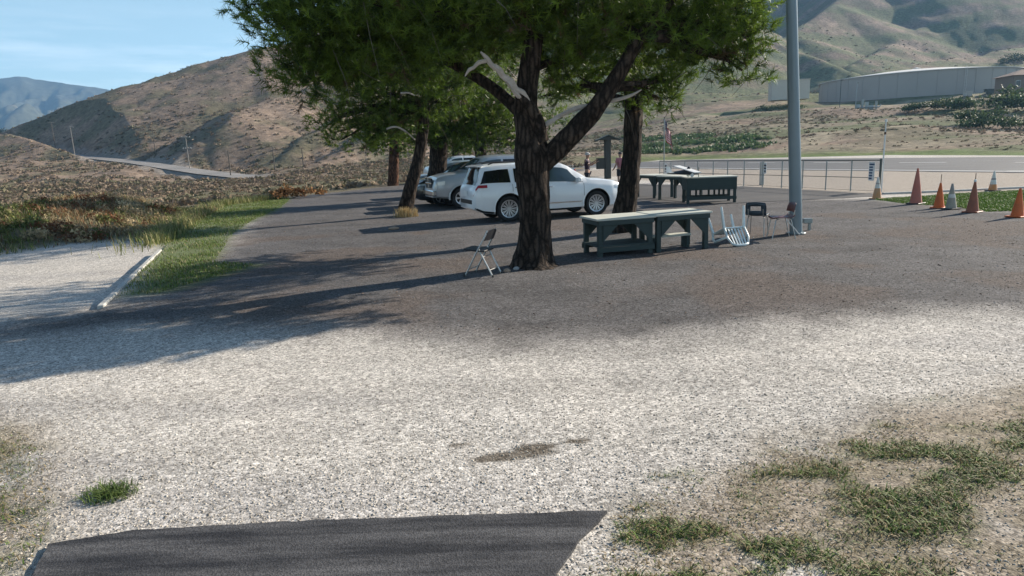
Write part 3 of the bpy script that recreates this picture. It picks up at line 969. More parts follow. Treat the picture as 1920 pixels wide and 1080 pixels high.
# foreground creeping grass
def front_grass():
    pts = []
    for poly, n in ((Z_FRONT, 260000), (Z_LEFTF, 90000)):
        xs = [p[0] for p in poly]; ys = [p[1] for p in poly]
        x = RNG.uniform(max(min(xs), -5.5), min(max(xs), 9.5), n); y = RNG.uniform(2.3, min(max(ys), 9.5), n)
        pts.append(np.stack([x, y], 1))
    p = np.concatenate(pts)
    p = p[in_view(p[:, 0], p[:, 1])]
    g, sd = front_cover(p[:, 0], p[:, 1])
    keep = RNG.random(len(p)) < g * g * 0.42 + 0.22 * (sd < -0.05) * sstep(0.3, 0.6, fbm(p[:, 0], p[:, 1], 0.6, 3, 44))
    o_ = RNG.permutation(int(keep.sum()))[:105000]
    p = p[keep][o_]; g = g[keep][o_]
    n = len(p)
    h = RNG.uniform(0.014, 0.045, n) * (0.5 + 0.7 * g)
    cols = rand_cols(n, (0.065, 0.125, 0.022), (0.17, 0.23, 0.06), 0.25)
    dry = RNG.random(n) < 0.34 + 0.45 * (1 - g)
    cols[dry] = rand_cols(int(dry.sum()), (0.20, 0.15, 0.075), (0.33, 0.26, 0.14))
    blades('creeping_grass', p[:, 0], p[:, 1], height(p[:, 0], p[:, 1]) - 0.003, h, RNG.uniform(0.7, 2.2, n), RNG.uniform(0.002, 0.0045, n), cols, M['leaf'], 'low creeping grass growing through the foreground gravel')
    # lone tuft in the gravel
    c = G(207, 928)
    n = 700
    r = np.minimum(np.abs(RNG.normal(0, 0.075, n)), 0.13); a = RNG.uniform(0, 6.283, n)
    x = c.x + r * np.cos(a) * 1.25; y = c.y + r * np.sin(a)
    me = blades('grass_tuft', x, y, height(x, y) - 0.003, RNG.uniform(0.03, 0.085, n), RNG.uniform(0.4, 1.4, n), RNG.uniform(0.002, 0.004, n), rand_cols(n, (0.06, 0.12, 0.025), (0.16, 0.2, 0.06)), M['leaf'], 'lone green grass tuft in the pale gravel near the asphalt pad', 'grass tuft')
    del me['kind']
front_grass()

def verge_grass():
    p = sample_poly(Z_VERGE, 52000)
    n = len(p)
    m_ = fbm(p[:, 0], p[:, 1], 1.3, 3, 19)
    keep = RNG.random(n) < 0.28 + 1.7 * (m_ - 0.33)
    p = p[keep]; n = len(p)
    h = RNG.uniform(0.025, 0.08, n)
    cols = rand_cols(n, (0.070, 0.130, 0.020), (0.18, 0.23, 0.055), 0.25)
    dd_ = RNG.random(n) < 0.16
    cols[dd_] = rand_cols(int(dd_.sum()), (0.2, 0.17, 0.08), (0.34, 0.28, 0.15))
    blades('verge_grass', p[:, 0], p[:, 1], height(p[:, 0], p[:, 1]), h, RNG.uniform(0.2, 0.9, n), RNG.uniform(0.004, 0.008, n), cols, M['leaf'], 'bright green grass verge beside the kerb')
    p = sample_poly(Z_LAWN, 60000)
    p = p[in_view(p[:, 0], p[:, 1])]
    n = len(p)
    blades('lawn_grass', p[:, 0], p[:, 1], height(p[:, 0], p[:, 1]), RNG.uniform(0.03, 0.07, n), RNG.uniform(0.3, 1.0, n), RNG.uniform(0.006, 0.012, n), rand_cols(n, (0.055, 0.12, 0.018), (0.12, 0.2, 0.035), 0.2), M['leaf'], 'green lawn strip behind the traffic cones')
    # tall weeds along the outer edge of the verge
    e_ = gpoly([(300, 462), (345, 424), (420, 386), (520, 373)])
    q = []
    for a, b in zip(e_[:-1], e_[1:]):
        k = 1400
        t = RNG.random(k)
        q.append(np.stack([a[0] + t * (b[0] - a[0]) - np.abs(RNG.normal(0.1, 0.5, k)), a[1] + t * (b[1] - a[1]) + RNG.normal(0.2, 0.5, k)], 1))
    q = np.concatenate(q); n = len(q)
    blades('verge_weeds', q[:, 0], q[:, 1], height(q[:, 0], q[:, 1]), RNG.uniform(0.12, 0.45, n), RNG.uniform(0.1, 0.9, n), RNG.uniform(0.006, 0.014, n), rand_cols(n, (0.10, 0.15, 0.035), (0.34, 0.30, 0.14), 0.25), M['leaf'], 'tall yellow green weeds along the outer edge of the verge')
verge_grass()

def weed_bank():
    n0 = 90000
    # strip outside the gravel drive
    x = RNG.uniform(-24, -4, n0); y = RNG.uniform(12, 30, n0)
    sd = sdist(x, y, SITE)
    k = (sd > -0.1) & (sd < 7.5) & in_view(x, y, 1.15)
    x, y, sd = x[k], y[k], sd[k]
    cl = fbm(x, y, 1.6, 3, 91)
    k = RNG.random(len(x)) < 0.15 + 1.4 * np.clip(cl - 0.3, 0, 1)
    x, y, sd, cl = x[k], y[k], sd[k], cl[k]
    n = len(x)
    # left part green, middle rusty and tan
    u = 960 + FPX * x / y
    h = RNG.uniform(0.08, 0.30, n) * (0.5 + 0.9 * cl)
    cols = rand_cols(n, (0.26, 0.20, 0.11), (0.46, 0.38, 0.24), 0.2)
    gr = RNG.random(n) < np.where(u < 110, 0.75, 0.25)
    cols[gr] = rand_cols(int(gr.sum()), (0.08, 0.12, 0.03), (0.19, 0.21, 0.07))
    rs = (RNG.random(n) < np.where((u > 85) & (u < 240), 0.4, 0.06))
    cols[rs] = rand_cols(int(rs.sum()), (0.14, 0.065, 0.035), (0.26, 0.13, 0.07))
    blades('bank_weeds', x, y, height(x, y), h, RNG.uniform(0.3, 1.3, n), RNG.uniform(0.006, 0.013, n), cols, M['dry'], 'dry tan and green weeds on the bank beyond the drive')
weed_bank()
def bank_shrubs():
    n0 = 2600
    x = RNG.uniform(-24, -4, n0); y = RNG.uniform(12, 30, n0)
    sd = sdist(x, y, SITE)
    k = (sd > 0.3) & (sd < 6.5) & in_view(x, y, 1.15)
    x, y = x[k], y[k]
    k = RNG.random(len(x)) < 0.2 + 2.0 * np.clip(fbm(x, y, 1.8, 3, 92) - 0.36, 0, 1)
    x, y = x[k], y[k]; n = len(x)
    u = 960 + FPX * x / y
    cols = rand_cols(n, (0.24, 0.18, 0.10), (0.40, 0.32, 0.20), 0.15)
    g = RNG.random(n) < np.where(u < 100, 0.85, 0.35)
    cols[g] = rand_cols(int(g.sum()), (0.085, 0.11, 0.035), (0.17, 0.18, 0.07), 0.15)
    r = (RNG.random(n) < np.where((u > 90) & (u < 230), 0.45, 0.05))
    cols[r] = rand_cols(int(r.sum()), (0.13, 0.06, 0.035), (0.24, 0.12, 0.065), 0.15)
    V, F, C = leaf_cloud(np.stack([x, y, height(x, y)], 1), RNG.uniform(0.15, 0.42, n), 90, 0.16, cols, 0.8)
    tag(link('bank_shrubs', tri_mesh('bank_shrubs', V, F, C), M['dry']), 'low rusty and green shrubs on the bank beyond the drive', kind='stuff')

def leaf_cloud(cent, rad, per, leaf, cols, flat=0.75):
    """shrubs as clouds of leaf clumps: cent (n,3), rad (n,), cols (n,3)"""
    n = len(cent)
    d = RNG.normal(0, 1, (n, per, 3))
    d /= np.linalg.norm(d, axis=2, keepdims=True) + 1e-9
    d[..., 2] = np.abs(d[..., 2])
    r = RNG.random((n, per)) ** 0.4 * (0.75 + 0.5 * RNG.random((n, per)))
    c = cent[:, None, :] + d * (r * rad[:, None])[..., None] * np.array((1, 1, flat))
    c = c.reshape(-1, 3)
    N_ = len(c)
    s = np.repeat(rad * leaf, per) * RNG.uniform(0.6, 1.4, N_)
    a = RNG.normal(0, 1, (N_, 3)); a /= np.linalg.norm(a, axis=1, keepdims=True)
    b = RNG.normal(0, 1, (N_, 3)); b = np.cross(a, b); b /= np.linalg.norm(b, axis=1, keepdims=True) + 1e-9
    V = np.stack([c - a * s[:, None] * .6 - b * s[:, None] * .5, c + a * s[:, None] * .9, c - a * s[:, None] * .2 + b * s[:, None] * .8], 1).reshape(-1, 3)
    F = np.arange(N_ * 3).reshape(-1, 3)
    cc = np.repeat(cols, per, axis=0) * (0.75 + 0.5 * RNG.random(N_))[:, None]
    return V, F, np.repeat(cc, 3, axis=0)

def hill_brush():
    # on the slopes and the valley floor; placed in plan, denser close by
    def scatter(n, r0, r1, a0_, a1_):
        r = np.sqrt(RNG.uniform(r0 ** 2, r1 ** 2, n)); a = np.radians(RNG.uniform(a0_, a1_, n))
        return r * np.sin(a), r * np.cos(a)
    sets = [scatter(9000, 45, 170, -42, -6), scatter(9000, 130, 330, -42, -2), scatter(3500, 330, 480, -40, 0),
            scatter(5000, 95, 230, 4, 42), scatter(2600, 300, 620, 4, 42), scatter(2500, 75, 230, -6, 10)]
    x = np.concatenate([s[0] for s in sets]); y = np.concatenate([s[1] for s in sets])
    sd = sdist(x, y, SITE)
    far = np.hypot(x, y)
    rd, _ = line_z(x, y, ROAD)
    td = np.hypot(x - TANK_C.x, y - TANK_C.y)
    dn = fbm(x, y, 26, 4, 62)
    k = (sd > np.where(x > 10, 14, 4)) & (rd > ROAD_HW + 2) & (td > 46) & (RNG.random(len(x)) < 0.25 + 1.6 * np.clip(dn - 0.33, 0, 1))
    x, y, far = x[k], y[k], far[k]
    n = len(x)
    z = height(x, y)
    rad = RNG.uniform(0.3, 0.8, n) * np.where(far > 140, 1.35, 0.8) * (0.7 + 0.6 * RNG.random(n))
    rad = np.where((x > 10) & (far < 240), rad * 0.55, rad)
    cols = rand_cols(n, (0.105, 0.10, 0.062), (0.165, 0.15, 0.095), 0.15)
    br = RNG.random(n) < np.where(x > 10, 0.45, 0.68)
    cols[br] = rand_cols(int(br.sum()), (0.17, 0.13, 0.095), (0.26, 0.20, 0.145), 0.15)
    V, F, C = leaf_cloud(np.stack([x, y, z - 0.1 * rad], 1), rad, 18, 0.42, cols, 0.62)
    tag(link('hillside_brush', tri_mesh('hillside_brush', V, F, C), M['dry']), 'sage and dry brush covering the slopes', kind='stuff')
    # rank green band in the field beyond the runway, left of the light pole
    n = 1500
    t = RNG.random(n); lane = RNG.integers(0, 3, n)
    A = [P(1180, 268, 150), P(1180, 282, 128), P(1180, 255, 175)]; B = [P(1420, 250, 140), P(1430, 262, 122), P(1330, 246, 165)]
    x = np.array([A[l].x + (B[l].x - A[l].x) * tt for l, tt in zip(lane, t)]) + RNG.normal(0, 1.0, n)
    y = np.array([A[l].y + (B[l].y - A[l].y) * tt for l, tt in zip(lane, t)]) + RNG.normal(0, 3.0, n)
    rad = RNG.uniform(0.4, 1.0, n)
    V, F, C = leaf_cloud(np.stack([x, y, height(x, y)], 1), rad, 16, 0.4, rand_cols(n, (0.05, 0.095, 0.04), (0.11, 0.15, 0.06), 0.2), 0.7)
    tag(link('field_brush', tri_mesh('field_brush', V, F, C), M['leaf']), 'green brush rows in the field beyond the runway', kind='stuff')
hill_brush()
bank_shrubs()

# loose stones lying on the gravel
def gravel_stones():
    n0 = 120000
    x = RNG.uniform(-1, 1, n0)
    y = 2.5 + 12.0 * RNG.random(n0) ** 1.9
    x = x * (0.85 * y + 0.5)
    pad = gpoly([(92, 1026), (250, 1000), (600, 981), (1000, 968), (1140, 963), (1092, 1012), (1035, 1090), (960, 1300), (-60, 1300), (62, 1085)])
    s0 = sdist(x, y, pad)
    g, sdf = front_cover(x, y)
    k = ((s0 > 0.01) | ((s0 > -0.10) & (RNG.random(len(x)) < 0.30 * np.exp(s0 / 0.03)))) & (RNG.random(len(x)) > g * 0.8 + 0.6 * sstep(0.1, -0.4, sdf))
    x, y = x[k][:62000], y[k][:62000]
    n = len(x)
    s = np.minimum(RNG.gamma(2.2, 0.0015, n) + 0.0022, 0.0105) * np.clip(1.15 - 0.05 * y, 0.6, 1)
    c = np.stack([x, y, height(x, y) + s * 0.15], 1)
    octv = np.array([(1, 0, 0), (-1, 0, 0), (0, 1, 0), (0, -1, 0), (0, 0, 0.7), (0, 0, -0.7)], dtype=float)
    V = octv[None] * (1 + RNG.normal(0, 0.28, (n, 6, 3))) * s[:, None, None]
    a = RNG.uniform(0, 6.283, n); ca, sa = np.cos(a), np.sin(a)
    X = V[..., 0] * ca[:, None] - V[..., 1] * sa[:, None]; Y = V[..., 0] * sa[:, None] + V[..., 1] * ca[:, None]
    V = np.stack([X, Y, V[..., 2]], 2) + c[:, None, :]
    f0 = np.array([(0, 2, 4), (2, 1, 4), (1, 3, 4), (3, 0, 4), (2, 0, 5), (1, 2, 5), (3, 1, 5), (0, 3, 5)])
    F = (f0[None] + (np.arange(n) * 6)[:, None, None]).reshape(-1, 3)
    dark = sstep(0.9, -1.1, sdist(x, y, Z_DARK))
    cols = rand_cols(n, (0.34, 0.305, 0.255), (0.58, 0.53, 0.46), 0.15)
    cols = cols * (1 - 0.68 * dark)[:, None]
    dk = RNG.random(n) < 0.09
    cols[dk] *= 0.4
    tag(link('gravel_stones', tri_mesh('gravel_stones', V.reshape(-1, 3), F, np.repeat(cols, 6, axis=0)), mat_leaf('gravel stone', 0.9, 0.0, 0.2)), 'loose pale stones on the gravel', kind='stuff')
gravel_stones()

def lot_litter():
    """bark chips, cones and clods under the pines and over the dark gravel"""
    n = 32000
    y = 7.5 + 20 * RNG.random(n) ** 1.3
    x = RNG.uniform(-0.75, 0.8, n) * y
    k = (sdist(x, y, Z_DARK) < -0.3) & (RNG.random(n) < 0.45 + 0.9 * np.clip(fbm(x, y, 1.8, 4, 34) - 0.36, 0, 1))
    x, y = x[k], y[k]; n = len(x)
    s = np.minimum(RNG.gamma(2.0, 0.0026, n) + 0.003, 0.022) * np.clip(0.55 + 0.03 * y, 0.8, 1.15)
    octv = np.array([(1.4, 0, 0), (-1.4, 0, 0), (0, 0.7, 0), (0, -0.7, 0), (0, 0, 0.45), (0, 0, -0.4)])
    V = octv[None] * (1 + RNG.normal(0, 0.3, (n, 6, 3))) * s[:, None, None]
    a = RNG.uniform(0, 6.283, n); ca, sa = np.cos(a), np.sin(a)
    X = V[..., 0] * ca[:, None] - V[..., 1] * sa[:, None]; Y = V[..., 0] * sa[:, None] + V[..., 1] * ca[:, None]
    V = np.stack([X, Y, V[..., 2]], 2) + np.stack([x, y, height(x, y) + s * 0.15], 1)[:, None, :]
    f0 = np.array([(0, 2, 4), (2, 1, 4), (1, 3, 4), (3, 0, 4), (2, 0, 5), (1, 2, 5), (3, 1, 5), (0, 3, 5)])
    F = (f0[None] + (np.arange(n) * 6)[:, None, None]).reshape(-1, 3)
    cols = rand_cols(n, (0.07, 0.05, 0.04), (0.24, 0.17, 0.13), 0.25)
    g = RNG.random(n) < 0.6
    cols[g] = rand_cols(int(g.sum()), (0.09, 0.09, 0.09), (0.30, 0.29, 0.28), 0.2)
    tag(link('ground_litter', tri_mesh('ground_litter', V.reshape(-1, 3), F, np.repeat(cols, 6, axis=0)), mat_leaf('bark chip', 0.9, 0.0, 0.2)), 'bark chips and small stones on the dark gravel', kind='stuff')
lot_litter()

# ================================================================== PINES
M['bark'] = mat_bark('pine bark', (0.012, 0.010, 0.009), (0.088, 0.068, 0.055))
M['bark_red'] = mat_bark('red brown pine bark', (0.03, 0.018, 0.012), (0.17, 0.085, 0.055))
M['dead_wood'] = mat_wood('bleached dead limb', (0.40, 0.35, 0.31), 0.5, 0.9, (9, 9, 9))

def bark_tube(pts, radii, n=22, step=0.1, rough=0.07, seed=0):
    """limb with furrowed bark: real ridges on the surface"""
    P_ = [Vector(p) for p in pts]
    # resample along a smooth curve
    fine, fr = [], []
    for i in range(len(P_) - 1):
        p0 = P_[max(i - 1, 0)]; p1 = P_[i]; p2 = P_[i + 1]; p3 = P_[min(i + 2, len(P_) - 1)]
        k = max(2, int((p2 - p1).length / step))
        for j in range(k):
            t = j / k
            q = 0.5 * ((2 * p1) + (p2 - p0) * t + (2 * p0 - 5 * p1 + 4 * p2 - p3) * t * t + (-p0 + 3 * p1 - 3 * p2 + p3) * t ** 3)
            fine.append(q); fr.append(radii[i] + t * (radii[i + 1] - radii[i]))
    fine.append(P_[-1]); fr.append(radii[-1])
    m = MB()
    m.tube(fine, fr, n)
    V = np.array([tuple(v) for v in m.v])
    k = np.arange(len(V)) % n
    ring = np.arange(len(V)) // n
    L = np.cumsum([0] + [(fine[i + 1] - fine[i]).length for i in range(len(fine) - 1)])
    cen = np.array([tuple(fine[min(r_, len(fine) - 1)]) for r_ in ring]); rad = np.array([fr[min(r_, len(fr) - 1)] for r_ in ring])
    along = L[np.minimum(ring, len(L) - 1)]
    cx = np.cos(2 * np.pi * k / n) * 4 + seed; sy = np.sin(2 * np.pi * k / n) * 4
    f1 = vnoise(cx * 1.1 + along * 0.5, sy * 1.1 + along * 1.9, seed)
    f2 = vnoise(cx * 2.3, sy * 2.3 + along * 4.5, seed + 5)
    nrm = (V - cen) / (np.linalg.norm(V - cen, axis=1, keepdims=True) + 1e-9)
    V = V + nrm * (rad * ((f1 - 0.5) * 2.2 * rough + (f2 - 0.5) * 2.6 * rough))[:, None]
    m.v = [tuple(p) for p in V]
    return m

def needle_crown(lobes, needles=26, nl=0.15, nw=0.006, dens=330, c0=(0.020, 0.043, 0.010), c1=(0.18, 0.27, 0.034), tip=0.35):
    """lobes = [(centre, rx, ry, rz)]: twigs spread through each lobe, needles in tufts round every twig end"""
    Vs, Cs = [], []
    for (c, rx, ry, rz) in lobes:
        k = max(30, int(dens * (rx * ry * rz) ** (2 / 3)))
        d = RNG.normal(0, 1, (k, 3)); d /= np.linalg.norm(d, axis=1, keepdims=True)
        r = RNG.random(k) ** 0.42 * (0.86 + 0.3 * RNG.random(k))
        lump = 1 + 0.28 * np.sin(d[:, 0] * 5 + c[0]) * np.cos(d[:, 1] * 4 + c[2]) + 0.15 * np.sin(d[:, 2] * 7 + c[0] * 3)
        pos = np.asarray(c)[None] + d * (r * lump)[:, None] * np.array((rx, ry, rz))
        axis = d * np.array((1, 1, 0.6)) + np.array((0, 0, 0.55)) + RNG.normal(0, 0.35, (k, 3))
        axis /= np.linalg.norm(axis, axis=1, keepdims=True)
        N_ = k * needles
        pk = np.repeat(pos, needles, axis=0); ak = np.repeat(axis, needles, axis=0)
        along = RNG.random(N_) * 0.20
        base = pk + ak * along[:, None]
        nd = ak * 0.75 + RNG.normal(0, 0.62, (N_, 3)); nd /= np.linalg.norm(nd, axis=1, keepdims=True)
        ln = nl * RNG.uniform(0.6, 1.2, N_)
        sd = np.cross(nd, RNG.normal(0, 1, (N_, 3))); sd /= np.linalg.norm(sd, axis=1, keepdims=True) + 1e-9
        w = nw * RNG.uniform(0.7, 1.3, N_)
        V = np.stack([base - sd * w[:, None], base + sd * w[:, None], base + nd * ln[:, None]], 1)
        t = np.clip(RNG.random(k) * 0.7 + tip * (r - 0.5), 0, 1)  # random needle tone, plus shaded crown inside and sunlit tips painted in
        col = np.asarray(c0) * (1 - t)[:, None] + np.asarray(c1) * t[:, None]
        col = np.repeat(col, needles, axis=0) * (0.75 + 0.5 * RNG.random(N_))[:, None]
        dead = np.repeat(RNG.random(k) < 0.03, needles)
        col[dead] = np.array((0.11, 0.075, 0.04)) * (0.7 + 0.6 * RNG.random(int(dead.sum())))[:, None]
        Vs.append(V.reshape(-1, 3)); Cs.append(np.repeat(col, 3, axis=0))
    V = np.concatenate(Vs); C = np.concatenate(Cs)
    return V, np.arange(len(V)).reshape(-1, 3), C

def lobe(u, v, rpx, d, sq=1.0, deep=1.0):
    """a clump of foliage at a place; rpx is its half size in photo pixels at that distance"""
    c = P(u, v, d)
    r = rpx * d / FPX
    return (tuple(c), r * sq, r * deep, r / max(sq, 0.7) if sq > 1 else r)

def twigs(parent, lobes, start, mat, n, rad=0.012, seed=3):
    """fine dead branchlets hanging in the crown"""
    rnd = random.Random(seed)
    m = MB()
    lobes = [l_ for l_ in lobes if l_[0][0] > -3.0 and l_[0][2] < 5.5] or lobes
    for i in range(n):
        c, rx, ry, rz = rnd.choice(lobes)
        p = Vector(c) + Vector((rnd.uniform(-rx, rx), rnd.uniform(-ry, 0.2 * ry), rnd.uniform(-rz, rz * 0.3)))
        d = Vector((rnd.uniform(-1, 1), rnd.uniform(-0.6, 0.6), rnd.uniform(-1.2, 0.2))).normalized()
        L = rnd.uniform(0.25, 0.8) * (rx + 0.3)
        q = p + d * L * 0.5 + Vector((0, 0, rnd.uniform(-.08, .08)))
        m.tube([p, q, p + d * L + Vector((rnd.uniform(-.1, .1), 0, -0.1))], [rad, rad * .7, rad * .3], 4)
    return tag(m.build('twigs', mat, parent), kind='stuff')

def reach(a, b, r0, r1, sag=0.12, seed=0):
    rnd = random.Random(seed)
    a, b = Vector(a), Vector(b)
    L = (b - a).length
    k = 4
    pts = [a + (b - a) * i / k + Vector((rnd.uniform(-1, 1), rnd.uniform(-1, 1), rnd.uniform(-0.4, 1) + math.sin(math.pi * i / k))) * L * sag * (0 if i in (0, k) else 0.5) for i in range(k + 1)]
    return pts, [r0 + (r1 - r0) * i / k for i in range(k + 1)]

GRP = 'pines along the edge of the lot'
def pine(label, base, trunk, lobes, stem_from, mat='bark', dead=(), ntw=60, twr=0.012, group=GRP, crown_kw=None, branch_r=0.09):
    """trunk = list of limbs [(points, radii)], first one is the trunk; branches run to every lobe"""
    b = Vector(base)
    t = thing('pine_tree', label, 'pine tree', b, 0, group)
    inv = lambda p: tuple(Vector(p) - b)
    tr = None
    for i, (pts, rad) in enumerate(trunk):
        m = bark_tube([inv(p) for p in pts], rad, 26 if i == 0 else 18, 0.09 if i == 0 else 0.12, seed=i + int(abs(b.x) * 7))
        o = m.build('trunk' if i == 0 else 'limb', M[mat], t, smooth=True, angle=70)
    ll = [(inv(c), rx, ry, rz) for c, rx, ry, rz in lobes]
    m = MB()
    forks = [Vector(inv(p)) for p in stem_from]
    for i, (c, rx, ry, rz) in enumerate(ll):
        f = min(forks, key=lambda q: (q - Vector(c)).length + max(0, q.z - c[2]) * 0.7)
        pts, rad = reach(f, c, branch_r, 0.02, 0.1, i)
        m.tube(pts, rad, 7)
        for j in range(3):
            e_ = Vector(c) + Vector((random.uniform(-.7, .7) * rx, random.uniform(-.7, .7) * ry, random.uniform(-.3, .7) * rz))
            m.tube([pts[2], (pts[3] + e_) / 2 + Vector((0, 0, .05)), e_], [rad[2] * .6, rad[3] * .5, 0.008], 5)
    tag(m.build('branches', M[mat], t, smooth=True), kind='stuff')
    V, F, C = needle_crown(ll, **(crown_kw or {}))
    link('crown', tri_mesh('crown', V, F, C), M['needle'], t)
    if ntw:
        twigs(t, ll, None, M['creo_wood'], ntw, twr)
    for k, (pts, rad) in enumerate(dead):
        bark_tube([inv(p) for p in pts], rad, 14, 0.03, 0.22, 40 + k).build('dead_limb', M['dead_wood'], t, smooth=True)
    return t

# --- the big pine in front
D1 = 11.8
q = lambda u, v, dd=0.0: P(u, v, D1 + dd)
b1 = G(1001, 499)
trunk1 = ([(b1.x, b1.y, -0.12), q(1000, 494), q(1002, 470), q(1003, 430), q(1002, 380), q(1000, 330), q(998, 290), q(992, 250), q(985, 205), q(990, 150), q(1000, 80), q(1005, 0, 0.2), q(1000, -120, 0.3)],
          [0.56, 0.39, 0.31, 0.27, 0.265, 0.28, 0.30, 0.23, 0.20, 0.17, 0.15, 0.12, 0.07])
limb_r = ([q(1005, 318), q(1040, 285, -0.05), q(1075, 250, -0.15), q(1110, 212, -0.25), q(1140, 170, -0.3), q(1165, 130, -0.35), q(1200, 70, -0.4), q(1250, 10, -0.5), q(1300, -60, -0.6)],
          [0.20, 0.19, 0.175, 0.16, 0.14, 0.12, 0.10, 0.08, 0.05])
limb_l = ([q(990, 225), q(930, 170, 0.5), q(850, 120, 0.6), q(740, 70, 0.8), q(620, 40, 0.8)], [0.12, 0.10, 0.085, 0.06, 0.04])
limb_d = ([q(1012, 262, -0.05), q(1008, 232, -0.16), q(996, 206, -0.24), q(982, 186, -0.3), q(972, 176, -0.33)], [0.15, 0.13, 0.105, 0.085, 0.06])
dead1 = ([q(988, 192, -0.29), q(978, 178, -0.33), q(966, 169, -0.37), q(957, 155, -0.42), q(943, 143, -0.46), q(936, 131, -0.5), q(922, 122, -0.53), q(913, 109, -0.56), q(901, 97, -0.58)],
         [0.05, 0.072, 0.055, 0.062, 0.045, 0.052, 0.04, 0.04, 0.012])
dead2 = ([q(912, 114, -0.56), q(898, 117, -0.58), q(888, 127, -0.6), q(880, 131, -0.6), q(872, 143, -0.6)], [0.03, 0.032, 0.026, 0.028, 0.008])
dead3 = ([q(1020, 236, -0.1), q(1050, 216, -0.1), q(1080, 203, -0.1), q(1110, 196, -0.1), q(1160, 186, -0.1), q(1185, 178, -0.1), q(1203, 168, -0.1)], [0.045, 0.038, 0.04, 0.030, 0.030, 0.022, 0.010])
L1 = [lobe(u, v, r, D1 + dd, sq, dp) for u, v, r, dd, sq, dp in [
    # left, dark against the sky
    (485, 8, 38, -0.1, 1.3, 1.2), (535, 52, 52, 0, 1.3, 1.2), (565, 130, 58, 0.1, 1.3, 1.2), (595, 150, 52, 0.3, 1.2, 1.2), (580, 20, 80, 0.0, 1.2, 1.2), (610, 75, 80, 0.2, 1.2, 1.2), (655, 110, 62, 0.4, 1.2, 1.2),
    # middle
    (660, 30, 95, 0, 1.3, 1.2), (760, 35, 105, -0.4, 1.2, 1.2), (745, 110, 62, 0.2, 1.2, 1.2), (830, 75, 85, 0.4, 1.2, 1.2), (850, 10, 95, -0.6, 1.2, 1.2), (930, 55, 72, 0.7, 1.2, 1.2), (960, 0, 95, -0.3, 1.2, 1.2),
    (1040, 60, 85, 0.6, 1.2, 1.2), (1070, 120, 60, 0.7, 1.2, 1), (1060, 0, 95, -0.4, 1.2, 1.2), (1140, 40, 85, 0.3, 1.2, 1.2), (1090, 165, 40, 0.9, 1.2, 1), (1200, 85, 55, 0.2, 1.2, 1),
    # right lobe
    (1230, 20, 90, -0.2, 1.2, 1.1), (1300, 35, 84, -0.2, 1.15, 1.0), (1358, 55, 72, -0.2, 1.05, 1.0), (1325, 95, 58, -0.2, 1.15, 1.0), (1392, 132, 42, -0.3, 1.0, 0.9), (1415, 72, 34, -0.3, 1.0, 0.9), (1388, 0, 58, -0.2, 1.0, 1.0), (1240, 185, 36, 0.3, 1.15, 1), (1215, 165, 28, 0.2, 1.1, 1), (1262, 155, 26, 0.2, 1.1, 1)]]
# upper part of the crown, above the frame
for i in range(13):
    a = i * 2.39996
    rr_ = 3.4 * math.sqrt((i + 0.5) / 13)
    zz = 6.2 + 3.4 * (1 - (rr_ / 3.9) ** 2) * random.uniform(0.75, 1)
    L1.append(((b1.x - 0.1 + rr_ * math.cos(a) * 1.2, b1.y + 0.2 + rr_ * math.sin(a), zz), 1.0, 1.0, 0.6))
pine('big forked pine with a broken bleached limb in front of the white car', b1, [trunk1, limb_r, limb_l, limb_d], L1,
     [q(985, 205), q(990, 130), q(1000, 40), q(1140, 170, -.3), q(1200, 70, -.4), q(740, 70, .8), q(850, 120, .6), q(1005, -80, .2), q(1290, -40, -.6)],
     dead=[dead1, dead2, dead3], ntw=34, twr=0.008, crown_kw=dict(needles=34, nl=0.15, nw=0.0062, dens=400))

# --- pine at the nose of the white car
D2 = 16.4
b2 = G(1160, 433)
q = lambda u, v, dd=0.0: P(u, v, D2 + dd)
tr2 = ([(b2.x, b2.y, -0.12), q(1166, 418), q(1172, 385), q(1180, 340), q(1185, 290), q(1187, 240), q(1188, 190), q(1180, 130), q(1170, 50), q(1165, -60)], [0.36, 0.30, 0.27, 0.24, 0.22, 0.215, 0.2, 0.18, 0.15, 0.08])
L2 = [lobe(u, v, r, D2 + dd, 1.2, 1.2) for u, v, r, dd in [(1180, 150, 55, 0), (1240, 120, 60, .3), (1110, 110, 60, .6), (1290, 70, 70, .3), (1350, 30, 70, 0), (1150, 40, 80, -.4), (1250, 10, 90, -.6), (1060, 40, 80, .3), (1020, 180, 40, 1.2), (1060, 150, 45, 1.0), (1190, 205, 26, .1)]]
for i in range(8):
    a = i * 2.39996; rr_ = 2.7 * math.sqrt((i + .5) / 8)
    L2.append(((b2.x + rr_ * math.cos(a), b2.y + rr_ * math.sin(a), 7.0 + 2.4 * (1 - (rr_ / 3) ** 2)), 1.15, 1.15, .8))
pine('straight dark pine trunk leaning over the nose of the white car', b2, [tr2], L2, [q(1188, 190), q(1180, 130), q(1170, 50), q(1165, -50)], ntw=16,
     crown_kw=dict(needles=24, nl=0.16, nw=0.008, dens=190))

